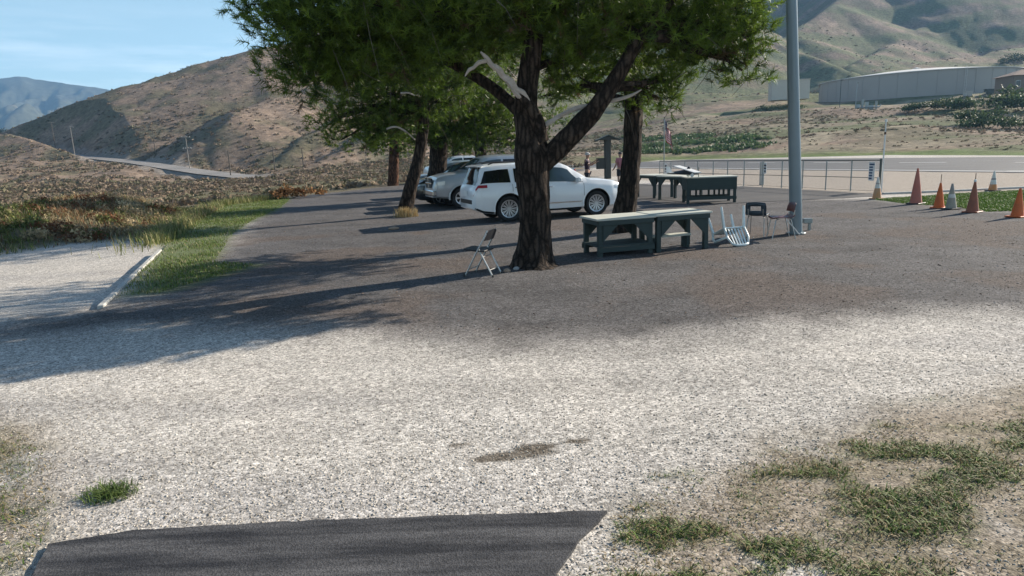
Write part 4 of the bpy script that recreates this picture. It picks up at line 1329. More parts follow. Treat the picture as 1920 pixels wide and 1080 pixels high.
# --- the row behind, left of the cars
def row_pine(label, ub, vb, tpts, radii, lobes, D, mat='bark', nw=0.011, dens=190, tall=7.5, dead=(), extra=10, group=GRP, ntw=30):
    b = G(ub, vb)
    qq = lambda u, v, dd=0.0: P(u, v, D + dd)
    pts = [(b.x, b.y, -0.15)] + [tuple(qq(u, v)) for u, v in tpts]
    top = Vector(pts[-1])
    pts.append((top.x, top.y + 0.2, tall * 0.9)); radii = radii + [0.06]
    LL = [lobe(u, v, r, D + dd, 1.2, 1.2) for u, v, r, dd in lobes]
    for i in range(extra):
        a = i * 2.39996; rr_ = 2.6 * math.sqrt((i + .5) / extra)
        LL.append(((top.x + rr_ * math.cos(a), top.y + 0.5 + rr_ * math.sin(a), tall * (1 - 0.3 * (rr_ / 2.8) ** 2)), 1.2, 1.2, .95))
    return pine(label, b, [(pts, radii)], LL, [pts[-2], pts[-1], pts[-3]], mat=mat, ntw=ntw // 2, twr=0.011, dead=dead, group=group,
                crown_kw=dict(needles=20, nl=0.2, nw=nw, dens=dens), branch_r=0.08)
T3 = G(757, 404).y
row_pine('dark pine with a trunk leaning to the right beside the dry tuft', 757, 404, [(762, 385), (773, 340), (784, 300), (791, 262), (798, 200), (800, 120)], [0.28, 0.25, 0.215, 0.2, 0.19, 0.16, 0.11],
         [(660, 170, 48, 0), (690, 215, 50, .3), (640, 215, 34, .3), (730, 175, 60, -.3), (770, 215, 45, 0), (720, 250, 38, .4), (820, 190, 50, .2), (760, 130, 70, -.6), (680, 130, 50, .4), (850, 150, 55, .4), (615, 235, 28, .8), (640, 262, 24, .8), (690, 265, 24, .5)], T3,
         dead=[([P(752, 175, T3 - 1.6), P(765, 174, T3 - 1.7), P(778, 179, T3 - 1.7)], [0.035, 0.03, 0.015]), ([P(725, 242, T3 - .9), P(742, 238, T3 - .9), P(760, 246, T3 - .8), P(778, 262, T3 - .5)], [0.03, 0.028, 0.025, 0.015])])
T4 = G(812, 371).y
row_pine('thick shaded pine trunk between the parked cars', 812, 371, [(815, 350), (820, 315), (822, 285), (824, 250), (828, 180)], [0.48, 0.44, 0.42, 0.42, 0.38, 0.25],
         [(870, 225, 50, -.5), (910, 215, 45, -.5), (840, 245, 42, -1), (890, 255, 38, -.5), (930, 190, 50, 0), (950, 235, 38, 0), (800, 240, 40, -.6), (860, 180, 60, -.8), (780, 260, 26, -.6)], T4, nw=0.014, dens=170, tall=8.5)
T5 = G(737, 348).y
row_pine('far pine with a red brown trunk left of the parked cars', 737, 348, [(737, 338), (738, 315), (739, 292), (740, 270), (742, 230)], [0.42, 0.40, 0.37, 0.36, 0.34, 0.25],
         [(715, 262, 26, 0), (745, 255, 30, 0), (735, 230, 40, 0), (765, 275, 18, -.5), (700, 235, 34, .5), (770, 240, 30, .4), (705, 280, 12, 0), (752, 285, 10, -.3)], T5, 'bark_red', nw=0.02, dens=80, tall=9.5, ntw=14)
T6 = 40.0
p6 = P(905, 350, T6)
_b6 = (905, 346)
row_pine('dark forked pine behind the silver pickup', 905, 347, [(905, 325), (903, 300), (900, 270), (900, 230)], [0.45, 0.42, 0.40, 0.36, 0.26],
         [(890, 262, 26, -.5), (925, 268, 26, -.5), (950, 270, 22, -.5), (905, 240, 40, 0), (960, 245, 34, 0), (870, 275, 16, -.4), (985, 262, 20, 0)], G(905, 347).y, nw=0.018, dens=90, tall=9.0, ntw=14)
row_pine('far slim pine behind the roof of the dark car', 852, 338, [(852, 325), (854, 305), (855, 280), (856, 240)], [0.36, 0.32, 0.3, 0.28, 0.2],
         [(850, 275, 24, 0), (835, 262, 24, 0), (870, 262, 24, 0), (855, 240, 34, 0), (1010, 258, 20, .5), (1040, 225, 30, .5)], G(852, 338).y, nw=0.022, dens=80, tall=10, ntw=10)

# ================================================================== VEHICLES
class CarShape:
    """body surface from a few long profiles; x forward, y left, z up"""
    def __init__(s, top, belt, width, bottom, crown=0.03, tumble=0.2, cap_drop=0.1):
        s.top, s.belt, s.width, s.bottom = top, belt, width, bottom
        s.crown, s.tumble, s.cap = crown, tumble, cap_drop
    def _i(s, tab, x):
        return float(np.interp(x, [p[0] for p in tab], [p[1] for p in tab]))
    def sec(s, x):
        zt, zb, w = s._i(s.top, x), s._i(s.bottom, x), s._i(s.width, x)
        be = min(s._i(s.belt, x), zt - 0.05)
        c = min(max((zt - be) / 0.45, 0), 1)
        wr = w * 0.93 - s.tumble * c
        zr = be + max(0.02, (zt - be) - s.cap * c - 0.015)
        mid = zb + (be - zb) * 0.45
        return [(0, zb), (w * 0.86, zb), (w * 0.965, zb + 0.07), (w * 0.985, zb + 0.20), (w, mid), (w * 0.99, be - 0.12 * (be - zb)), (w * 0.955, be - 0.01),
                (wr + 0.015, zr), (wr - 0.05, zt - 0.02 - 0.01 * c), (wr * 0.5, zt + s.crown * 0.75 * c), (0, zt + s.crown * c)]
    def body(s, n=72):
        xs = np.unique(np.concatenate([np.linspace(s.top[0][0], s.top[-1][0], n), [p[0] for p in s.top]]))
        m = MB()
        rows = []
        for x in xs:
            h = s.sec(x)
            ring = [(x, y, z) for y, z in h] + [(x, -y, z) for y, z in reversed(h[1:-1])]
            rows.append(ring)
        k = len(rows[0])
        vv = [p for r in rows for p in r]
        ff = []
        for i in range(len(rows) - 1):
            for j in range(k):
                ff.append((i * k + j, i * k + (j + 1) % k, (i + 1) * k + (j + 1) % k, (i + 1) * k + j))
        ff.append(tuple(range(k))); ff.append(tuple((len(rows) - 1) * k + j for j in reversed(range(k))))
        m.add(vv, ff)
        return m
    def patch(s, x0, x1, i0, t0, t1, side, off=0.006, n=14, x0b=None, x1b=None):
        """panel on segment i0..i0+1 of the section between fractions t0..t1; x0b/x1b are the ends at t1"""
        m = MB()
        x0b = x0 if x0b is None else x0b
        x1b = x1 if x1b is None else x1b
        kt = 4
        P_ = []
        for i in range(n + 1):
            for j in range(kt + 1):
                f = j / kt
                xa = x0 + (x0b - x0) * f; xb = x1 + (x1b - x1) * f
                x = xa + (xb - xa) * i / n
                h = s.sec(x)
                t = t0 + (t1 - t0) * f
                y = h[i0][0] + (h[i0 + 1][0] - h[i0][0]) * t; z = h[i0][1] + (h[i0 + 1][1] - h[i0][1]) * t
                ny, nz = (h[i0 + 1][1] - h[i0][1]), -(h[i0 + 1][0] - h[i0][0])
                L = math.hypot(ny, nz) + 1e-9
                P_.append((x, side * (y + ny / L * off), z + nz / L * off))
        F = []
        for i in range(n):
            for j in range(kt):
                a = i * (kt + 1) + j
                F.append((a, a + 1, a + kt + 2, a + kt + 1))
        m.add(P_, F)
        return m
    def top_patch(s, x0, x1, frac=0.94, off=0.008, n=12):
        m = MB()
        P_ = []
        K = [-1, -0.66, -0.33, 0, 0.33, 0.66, 1]
        for i in range(n + 1):
            x = x0 + (x1 - x0) * i / n
            h = s.sec(x)
            e = 0.02
            zt0, zt1 = s.sec(x - e)[10][1], s.sec(x + e)[10][1]
            sl_ = (zt1 - zt0) / (2 * e)
            L = math.hypot(sl_, 1)
            for k in K:
                y = h[8][0] * frac * k
                ay = abs(y)
                pts = sorted([(h[8][0], h[8][1]), (h[9][0], h[9][1]), (0, h[10][1])])
                z = float(np.interp(ay, [p[0] for p in pts], [p[1] for p in pts]))
                P_.append((x - sl_ / L * off, y, z + off / L))
        kk = len(K)
        F = [(i * kk + j, (i + 1) * kk + j, (i + 1) * kk + j + 1, i * kk + j + 1) for i in range(n) for j in range(kk - 1)]
        m.add(P_, F)
        return m

def boolean_cut(body_me, cutters, mats):
    bo = bpy.data.objects.new('tmp_body', body_me); COL.objects.link(bo)
    tmp = []
    for c in cutters:
        me = c.mesh('tmp_cut')
        me.materials.append(mats[1])
        co = bpy.data.objects.new('tmp_cut', me); COL.objects.link(co); tmp.append(co)
        md = bo.modifiers.new('cut', 'BOOLEAN'); md.operation = 'DIFFERENCE'; md.object = co; md.solver = 'EXACT'
        try:
            md.material_mode = 'TRANSFER'
        except Exception:
            pass
    dg = bpy.context.evaluated_depsgraph_get()
    me = bpy.data.meshes.new_from_object(bo.evaluated_get(dg), preserve_all_data_layers=True, depsgraph=dg)
    bpy.data.objects.remove(bo)
    for c in tmp:
        bpy.data.objects.remove(c)
    me.name = 'body'
    try:
        me.set_sharp_from_angle(angle=R(32))
    except Exception:
        pass
    return me

RY = Matrix.Rotation(math.pi / 2, 3, 'X')
def wheel(parent, x, y, r, rim_r, spokes=10, side=1, w=0.25):
    """wheel with its axle across the car; side = +1 left, -1 right"""
    t = MB()
    hw = w / 2
    prof = [(rim_r, -hw * .8), (rim_r + .03, -hw), (r - .03, -hw), (r - .006, -hw * .8), (r, -hw * .4), (r, hw * .4), (r - .006, hw * .8), (r - .03, hw), (rim_r + .03, hw), (rim_r, hw * .8), (rim_r - .02, 0), (rim_r, -hw * .8)]
    t.lathe(prof, 40, RY, (x, y, r))
    wo = t.build('wheel', M['tyre'], parent, smooth=True)
    rm = MB()
    rm.lathe([(rim_r - .028, side * -hw * .78), (rim_r, side * -hw * .86), (rim_r + .004, side * -hw * .78), (rim_r - .02, side * -hw * .4)], 36, RY, (x, y, r))
    for k in range(spokes):
        a = 2 * math.pi * k / spokes
        d0 = 0.05; d1 = rim_r - 0.01
        for sgn in (-1, 1):
            ang = a + sgn * 0.10
            p0 = Vector((x + math.cos(a) * d0, y + side * hw * .62, r + math.sin(a) * d0))
            p1 = Vector((x + math.cos(ang) * d1, y + side * hw * .74, r + math.sin(ang) * d1))
            dd = (p1 - p0).normalized(); nn = Vector((-dd.z, 0, dd.x)) * (0.010 if spokes > 6 else 0.02)
            yy = Vector((0, 0.018 * side, 0))
            rm.add([p0 - nn, p0 + nn, p1 + nn * 1.15, p1 - nn * 1.15, p0 - nn - yy, p0 + nn - yy, p1 + nn - yy, p1 - nn - yy], [(0, 1, 2, 3), (7, 6, 5, 4), (0, 3, 7, 4), (1, 5, 6, 2)])
    rm.lathe([(0.0, -side * hw * .72), (0.05, -side * hw * .72), (0.06, -side * hw * .5)], 16, RY, (x, y, r))
    rm.build('rim', M['rim'], wo, smooth=True)
    dk = MB(); dk.lathe([(0, -side * hw * .1), (rim_r - .02, -side * hw * .1)], 24, RY, (x, y, r))
    dk.build('brake_disc', M['seam'], wo)

def ring_lip(x, r, y0, y1, n=26, a0_=-8, a1_=188, w=0.035, zc=None):
    """raised wheel arch lip"""
    m = MB()
    pts = []
    for k in range(n + 1):
        a = R(a0_ + (a1_ - a0_) * k / n)
        pts.append((x + math.cos(a) * r, zc + math.sin(a) * r, math.cos(a), math.sin(a)))
    V = []
    for (px, pz, cx, cz) in pts:
        V += [(px, y1, pz), (px + cx * w, y0, pz + cz * w)]
    m.add(V, [(2 * i, 2 * i + 2, 2 * i + 3, 2 * i + 1) for i in range(n)])
    return m

def car(name, label, cat, loc, rz, shape, paint, wheels, wr, rimr, side_windows, windshield, rear_window, lamps, group, spokes=10, extra=None, glass='glass', front_glass='glass_clear', seams=(), handles=(), cladding=True):
    t = thing(name, label, cat, loc, rz, group)
    body = shape.body().mesh('body', smooth=True, angle=35)
    body.materials.append(paint)
    cut = []
    for wx in wheels:
        for sgn in (1, -1):
            c = MB(); c.lathe([(0, -0.34), (wr + .065, -0.34), (wr + .065, 0.34), (0, 0.34)], 36, RY, (wx, sgn * 0.96, wr + 0.01)); 
            bmc = c
            cut.append(bmc)
    me = boolean_cut(body, cut, (paint, M['black_plastic']))
    bo = link('body', me, None, t)
    if len(me.materials) == 0:
        me.materials.append(paint); me.materials.append(M['black_plastic'])
    for wx in wheels:
        for sgn in (1, -1):
            yw = shape._i(shape.width, wx)
            wheel(t, wx, sgn * (yw - 0.15), wr, rimr, spokes, sgn)
    for (x0, x1, x0b, x1b, g) in side_windows:
        for sgn in (1, -1):
            shape.patch(x0, x1, 6, 0.10, 0.92, sgn, 0.008, 12, x0b, x1b).build('window', M[g], t, smooth=True)
    if windshield: shape.top_patch(*windshield).build('windshield', M[front_glass], t, smooth=True)
    if rear_window: shape.top_patch(*rear_window).build('rear_window', M[glass], t, smooth=True)
    for (x0, x1, i0, t0, t1, mn, nm) in lamps:
        for sgn in (1, -1):
            shape.patch(x0, x1, i0, t0, t1, sgn, 0.012, 6).build(nm, M[mn], t, smooth=True)
    for xs_ in seams:
        for sgn in (1, -1):
            for i0 in (2, 3, 4, 5):
                pass
            m_ = MB()
            h = shape.sec(xs_)
            pts = [(xs_ + (0.0), sgn * (h[i][0] + 0.004), h[i][1]) for i in range(3, 7)]
            V = []
            for p in pts:
                V += [(p[0] - .006, p[1], p[2]), (p[0] + .006, p[1], p[2])]
            m_.add(V, [(2 * i, 2 * i + 1, 2 * i + 3, 2 * i + 2) for i in range(3)])
            m_.build('door_seam', M['seam'], t)
    for xs_ in handles:
        for sgn in (1, -1):
            h = shape.sec(xs_)
            m_ = MB(); m_.box((xs_, sgn * (h[5][0] + 0.012), h[5][1]), (0.2, 0.03, 0.03)); m_.build('door_handle', paint if paint != M['paint_white'] else M['chrome'], t, bevel=0.008)
    if extra: extra(t, shape)
    return t

SUV = CarShape(top=[(-2.46, 0.80), (-2.45, 0.98), (-2.40, 1.06), (-2.30, 1.24), (-2.20, 1.55), (-2.15, 1.64), (-1.6, 1.69), (-0.7, 1.71), (0.0, 1.70), (0.38, 1.66), (0.58, 1.58), (1.18, 1.20), (1.30, 1.155), (1.7, 1.13), (2.15, 1.06), (2.33, 0.98), (2.42, 0.86), (2.46, 0.70)],
               belt=[(-2.46, 1.12), (-1.9, 1.13), (0.0, 1.07), (1.2, 1.03), (2.46, 0.9)],
               width=[(-2.46, 0.74), (-2.40, 0.84), (-2.25, 0.90), (-1.9, 0.935), (-1.0, 0.95), (1.4, 0.95), (2.0, 0.925), (2.3, 0.84), (2.46, 0.64)],
               bottom=[(-2.46, 0.42), (-2.2, 0.30), (-1.8, 0.24), (1.9, 0.24), (2.3, 0.26), (2.46, 0.36)], tumble=0.16)
def suv_extra(t, s):
    for sgn in (1, -1):
        h = s.sec(0.85)
        m = MB(); m.box((0.80, sgn * 1.03, 1.13), (0.13, 0.2, 0.14)); m.box((0.82, sgn * 0.93, 1.07), (0.06, 0.14, 0.04)); m.build('mirror', M['paint_white'], t, smooth=True, bevel=0.03)
        m = MB(); m.tube([(-1.95, sgn * 0.69, 1.69), (-1.8, sgn * 0.70, 1.735), (0.1, sgn * 0.70, 1.745), (0.3, sgn * 0.69, 1.70)], 0.018, 6); m.build('roof_rail', M['black_plastic'], t, smooth=True)
        s.patch(-0.95, 0.93, 3, 0.15, 0.35, sgn, 0.012, 10).build('trim_strip', M['chrome'], t)
        s.patch(-0.85, 0.95, 1, 0.1, 1.0, sgn, 0.006, 10).build('sill', M['black_plastic'], t)
        s.patch(-2.42, -1.88, 1, 0.2, 1.0, sgn, 0.008, 8).build('bumper_trim', M['black_plastic'], t)
        for wx in (1.46, -1.40):
            yw = s._i(s.width, wx)
            ring_lip(wx, 0.455, sgn * (yw + 0.006), sgn * (yw + 0.012), zc=0.40, w=0.05).build('arch_lip', M['paint_white'], t, smooth=True)
    m = MB(); m.box((-2.468, 0, 0.86), (0.012, 0.34, 0.16)); m.build('licence_plate', M['white_paint'], t)
    m = MB(); m.box((-2.465, 0, 0.62), (0.03, 1.2, 0.12)); m.build('rear_bumper_insert', M['black_plastic'], t, bevel=0.01)
    m = MB(); m.prism([(-2.27, 1.645), (-2.05, 1.69), (-2.05, 1.66), (-2.25, 1.62)], 1.3, RY, (0, 0, 0)); m.build('roof_spoiler', M['paint_white'], t, bevel=0.006)
    m = MB(); m.box((2.44, 0, 0.78), (0.05, 1.0, 0.26)); m.build('grille', M['black_plastic'], t, bevel=0.02)
SUV_RZ = R(19)
_w = G(957, 416)
dvec = Vector((math.cos(SUV_RZ), math.sin(SUV_RZ), 0)); nvec = Vector((-dvec.y, dvec.x, 0))
suv_loc = Vector((_w.x, _w.y, 0)) + dvec * 1.40 + nvec * 0.93
car('sport_utility_vehicle', 'white sport utility vehicle parked behind the big pine', 'car', suv_loc, SUV_RZ, SUV, M['paint_white'], (1.46, -1.40), 0.385, 0.265,
    [(-2.26, -1.33, -2.08, -1.36, 'glass'), (-1.20, -0.33, -1.20, -0.33, 'glass'), (-0.27, 1.02, -0.27, 0.55, 'glass_clear')], (0.58, 1.17), (-2.37, -2.16),
    [(-2.455, -2.06, 5, 0.0, 0.95, 'tail_red', 'tail_light'), (2.10, 2.40, 5, 0.0, 0.9, 'lamp_clear', 'headlight')], 'vehicles parked in the lot', 12, suv_extra, seams=(-1.28, -0.30, 1.02), handles=(-1.12, -0.12))

PICK = CarShape(top=[(-2.92, 0.9), (-2.90, 1.28), (-2.85, 1.34), (-1.08, 1.36), (-1.03, 1.45), (-0.88, 1.86), (-0.75, 1.92), (0.3, 1.94), (0.75, 1.90), (0.95, 1.84), (1.55, 1.42), (1.68, 1.37), (2.4, 1.31), (2.75, 1.22), (2.85, 1.08), (2.92, 0.8)],
                belt=[(-2.92, 1.32), (-1.0, 1.30), (1.5, 1.27), (2.92, 1.1)],
                width=[(-2.92, 0.92), (-2.85, 0.98), (-1.0, 0.99), (1.6, 0.99), (2.5, 0.96), (2.8, 0.90), (2.92, 0.78)],
                bottom=[(-2.92, 0.55), (-2.4, 0.45), (2.3, 0.38), (2.92, 0.45)], tumble=0.17)
def pick_extra(t, s):
    for sgn in (1, -1):
        m = MB(); m.box((1.15, sgn * 1.1, 1.36), (0.14, 0.22, 0.2)); m.box((1.17, sgn * 1.0, 1.30), (0.06, 0.14, 0.05)); m.build('mirror', M['chrome'], t, smooth=True, bevel=0.03)
        for wx in (1.86, -1.72):
            yw = s._i(s.width, wx)
            ring_lip(wx, 0.475, sgn * (yw + 0.006), sgn * (yw + 0.02), zc=0.42, w=0.06).build('arch_lip', M['paint_silver'], t, smooth=True)
    m = MB(); m.box((2.90, 0, 0.98), (0.05, 1.05, 0.40)); m.build('grille', M['black_plastic'], t, bevel=0.02)
    m = MB(); m.box((2.925, 0, 0.98), (0.03, 1.0, 0.05)); m.box((2.925, 0, 0.98), (0.028, 0.05, 0.4)); m.box((2.92, 0, 1.19), (0.05, 1.15, 0.04)); m.build('grille_bar', M['chrome'], t, bevel=0.006)
    m = MB(); m.box((2.90, 0, 0.62), (0.16, 1.86, 0.2)); m.build('front_bumper', M['chrome'], t, bevel=0.03)
    m = MB(); m.box((-2.95, 0, 0.62), (0.16, 1.8, 0.16)); m.build('rear_bumper', M['chrome'], t, bevel=0.03)
    m = MB(); m.box((-1.98, 0, 1.372), (1.66, 1.5, 0.02)); m.build('bed_cover', M['black_plastic'], t)
_f = G(868, 391)
PK_RZ = R(180 + 19)
pd = Vector((math.cos(PK_RZ), math.sin(PK_RZ), 0)); pn = Vector((-pd.y, pd.x, 0))
pk_loc = Vector((_f.x, _f.y, 0)) - pd * 1.86 - pn * 0.97
car('pickup_truck', 'silver pickup truck facing left behind the white car', 'pickup truck', pk_loc, PK_RZ, PICK, M['paint_silver'], (1.86, -1.72), 0.40, 0.255,
    [(-0.93, 0.12, -0.80, 0.12, 'glass'), (0.20, 1.38, 0.20, 0.98, 'glass_clear')], (1.0, 1.54), (-1.0, -0.9),
    [(-2.915, -2.80, 5, 0.0, 1.0, 'tail_red', 'tail_light'), (-2.915, -2.80, 4, 0.45, 1.0, 'tail_red', 'tail_light'), (2.50, 2.88, 4, 0.55, 1.0, 'lamp_clear', 'headlight')], 'vehicles parked in the lot', 6, pick_extra, seams=(-0.98, 0.16, 1.45), handles=(-0.75, 0.3))

SEDAN = CarShape(top=[(-2.4, 0.70), (-2.38, 0.98), (-2.3, 1.05), (-1.75, 1.10), (-1.15, 1.44), (-0.8, 1.52), (0.0, 1.55), (0.3, 1.52), (1.15, 1.08), (1.25, 1.05), (2.0, 0.95), (2.3, 0.82), (2.4, 0.62)],
                 belt=[(-2.4, 1.0), (1.2, 0.97), (2.4, 0.8)], width=[(-2.4, 0.72), (-2.25, 0.84), (-1.6, 0.90), (1.5, 0.90), (2.1, 0.85), (2.4, 0.62)],
                 bottom=[(-2.4, 0.4), (-1.9, 0.25), (2.0, 0.22), (2.4, 0.34)], tumble=0.2)
def simple_extra(paint):
    def fn(t, s):
        for sgn in (1, -1):
            m = MB(); m.box((0.78, sgn * 0.98, 1.06), (0.12, 0.18, 0.12)); m.build('mirror', paint, t, smooth=True, bevel=0.03)
        m = MB(); m.box((s.top[-1][0] - 0.03, 0, 0.6), (0.05, 1.0, 0.22)); m.build('grille', M['black_plastic'], t, bevel=0.02)
    return fn
_s = P(905, 300, 28.5)
pk2 = Vector((_s.x, _s.y, 0))
car('parked_car', 'dark car parked between the pickup and the far silver car', 'car', (pk2.x - 0.6, 28.6, 0), PK_RZ, SUV, M['paint_black'], (1.46, -1.40), 0.37, 0.25,
    [(-2.12, -1.33, -1.98, -1.36, 'glass'), (-1.20, -0.33, -1.20, -0.33, 'glass'), (-0.27, 1.02, -0.27, 0.55, 'glass_clear')], (0.58, 1.17), (-2.37, -2.16),
    [(2.10, 2.40, 5, 0.0, 0.9, 'lamp_clear', 'headlight')], 'vehicles parked in the lot', 6, simple_extra(M['paint_black']), seams=(-0.30,))
_s = P(797, 350, 34.0)
car('parked_car', 'blue silver car half hidden behind the leaning pine trunk', 'car', (_s.x + 1.5, 34.6, 0), PK_RZ, SUV, M['paint_blue'], (1.46, -1.40), 0.37, 0.25,
    [(-2.12, -1.33, -1.98, -1.36, 'glass'), (-1.20, -0.33, -1.20, -0.33, 'glass'), (-0.27, 1.02, -0.27, 0.55, 'glass_clear')], (0.58, 1.17), (-2.37, -2.16),
    [(2.10, 2.40, 5, 0.0, 0.9, 'lamp_clear', 'headlight')], 'vehicles parked in the lot', 6, simple_extra(M['paint_blue']), seams=(-0.30,))
_s = P(842, 300, 52.0)
car('parked_car', 'white car far back between the pine trunks, only its roof showing', 'car', (_s.x + 1.0, 52, 0), PK_RZ, PICK, M['paint_white'], (1.86, -1.72), 0.40, 0.25,
    [(-0.93, 0.12, -0.80, 0.12, 'glass'), (0.20, 1.38, 0.20, 0.98, 'glass_clear')], (1.0, 1.54), None, [], 'vehicles parked in the lot', 6)
# white car on the hill road
_s = Vector(ROAD[-2])
_r = Vector(ROAD[-3])
car('distant_car', 'small white car on the hill road at the left edge', 'car', (_s.x + 1.0, _s.y + 0.3, _s.z), math.atan2(_s.y - _r.y, _s.x - _r.x), SEDAN, M['paint_white'], (1.4, -1.4), 0.33, 0.22,
    [(-1.5, -0.2, -1.0, -0.2, 'glass'), (-0.1, 1.0, -0.1, 0.3, 'glass')], (0.35, 1.1), (-1.7, -1.2), [], None, 5)

# ================================================================== TABLES
def work_table(name, label, loc, rz, L, W, H, shelf=True, deep=0.09, group=None, planks=2, gusset=True, bench=False, topmat='green_top'):
    """x along the table from its near left corner, y away"""
    t = thing(name, label, 'table', loc, rz, group)
    pw = W / planks
    for i in range(planks):
        m = MB(); m.box((L / 2, pw * (i + 0.5), H - 0.02), (L + 0.05, pw - 0.012, 0.04)); m.build('top_plank', M[topmat], t, bevel=0.006)
    for (a, b) in (((0.02, 0.03), (L - 0.02, 0.03)), ((0.02, W - 0.03), (L - 0.02, W - 0.03))):
        m = MB(); m.box(((a[0] + b[0]) / 2, a[1], H - 0.042 - deep / 2), (b[0] - a[0], 0.035, deep)); m.build('apron', M['green_paint'], t, bevel=0.004)
    for x in (0.035, L - 0.035):
        m = MB(); m.box((x, W / 2, H - 0.042 - deep / 2), (0.035, W - 0.10, deep)); m.build('apron', M['green_paint'], t, bevel=0.004)
    for x in (0.075, L - 0.075):
        for y in (0.095, W - 0.095):
            m = MB(); m.box((x, y, (H - 0.045) / 2), (0.09, 0.09, H - 0.045)); m.build('leg', M['green_paint'], t, bevel=0.005)
    if gusset:
        for y in (0.047, W - 0.047):
            for x, sg in ((0.122, 1), (L - 0.122, -1)):
                z1 = H - 0.045 - deep
                m = MB(); m.prism([(x, z1), (x + sg * 0.30, z1), (x, z1 - 0.30)], 0.025, Matrix.Rotation(math.pi / 2, 3, 'X'), (0, y + 0.0, 0)); m.build('gusset', M['green_paint'], t)
    if shelf:
        for i in range(3):
            pw2 = (W - 0.06) / 3
            m = MB(); m.box((L / 2, 0.03 + pw2 * (i + 0.5), 0.20), (L - 0.02, pw2 - 0.012, 0.035)); m.build('shelf_plank', M['green_paint'], t, bevel=0.004)
        for y in (0.03, W - 0.03):
            m = MB(); m.box((L / 2, y, 0.135), (L - 0.02, 0.035, 0.09)); m.build('shelf_rail', M['green_paint'], t, bevel=0.004)
    return t
TA = G(1122, 484); TB = G(1333, 466)
tdv = (TB - TA); TL = tdv.length; trz = math.atan2(tdv.y, tdv.x)
tdn = tdv.normalized()
work_table('work_table', 'left of two joined dark green work tables, with lower shelf', TA, trz, TL * 0.5 - 0.015, 0.86, 0.73, True, group='pair of near work tables')
work_table('work_table', 'right of two joined dark green work tables, beside upturned white chair', TA + tdn * (TL * 0.5 + 0.015), trz, TL * 0.5 - 0.015, 0.86, 0.74, False, group='pair of near work tables')
# low bench slab seen under the right table
m = MB()
bt = thing('low_bench', 'low pale topped bench under the right near work table', 'bench', TA + tdn * (TL * 0.5 + 0.14) + Vector((-tdn.y, tdn.x, 0)) * 0.36, trz)
m = MB(); m.box((0.42, 0.13, 0.26), (0.84, 0.26, 0.04)); m.build('seat', M['green_top'], bt, bevel=0.005)
for x in (0.06, 0.78):
    m = MB(); m.box((x, 0.13, 0.12), (0.07, 0.22, 0.24)); m.build('leg', M['green_paint'], bt, bevel=0.004)

# stands further off
FA = G(1288, 383); FB = G(1381, 380)
fdv = FB - FA
frz = math.atan2(fdv.y, fdv.x)
ft = thing('slatted_stand', 'far dark green stand with deep apron and slatted base', 'table', FA, frz)
FL, FW, FH = fdv.length, 1.0, 0.93
for i in range(3):
    m = MB(); m.box((FL / 2, FW / 3 * (i + .5), FH - 0.02), (FL + 0.06, FW / 3 - 0.012, 0.04)); m.build('top_plank', M['green_top'], ft, bevel=0.005)
for y in (0.02, FW - 0.02):
    m = MB(); m.box((FL / 2, y, FH - 0.25), (FL, 0.035, 0.41)); m.build('apron', M['green_paint'], ft, bevel=0.004)
for x in (0.02, FL - 0.02):
    m = MB(); m.box((x, FW / 2, FH - 0.25), (0.035, FW - 0.08, 0.41)); m.build('apron', M['green_paint'], ft, bevel=0.004)
for x in (0.05, FL - 0.05):
    for y in (0.09, FW - 0.09):
        m = MB(); m.box((x, y, FH / 2 - 0.02), (0.09, 0.09, FH - 0.05)); m.build('leg', M['green_paint'], ft, bevel=0.004)
for y in (0.02, FW - 0.02):
    m = MB(); m.box((FL / 2, y, 0.19), (FL, 0.04, 0.11)); m.build('rail', M['green_paint'], ft, bevel=0.004)
for x in (0.28, 0.5, 0.95, 1.15, 1.32, 1.48):
    if x < FL - 0.15:
        m = MB(); m.box((x, FW - 0.06, 0.35), (0.07, 0.03, 0.3)); m.build('slat', M['green_paint'], ft)
for k, (u0, v0, u1, v1, lab) in enumerate([(1231, 375, 1284, 384, 'gusseted dark green table carrying the model aeroplane'), (1196, 371, 1226, 374, 'farthest dark green table beside the dark pine trunk')]):
    a = G(u0, v0); b = G(u1, v1 - (6 if k == 0 else 0)); d = b - a
    work_table('work_table', lab, a + Vector((0, 0.6 * k, 0)), math.atan2(d.y, d.x), max(d.length, 0.8) * (1.0 if k == 0 else 1.15), 1.0, 0.92, False, group='far work tables', planks=3)

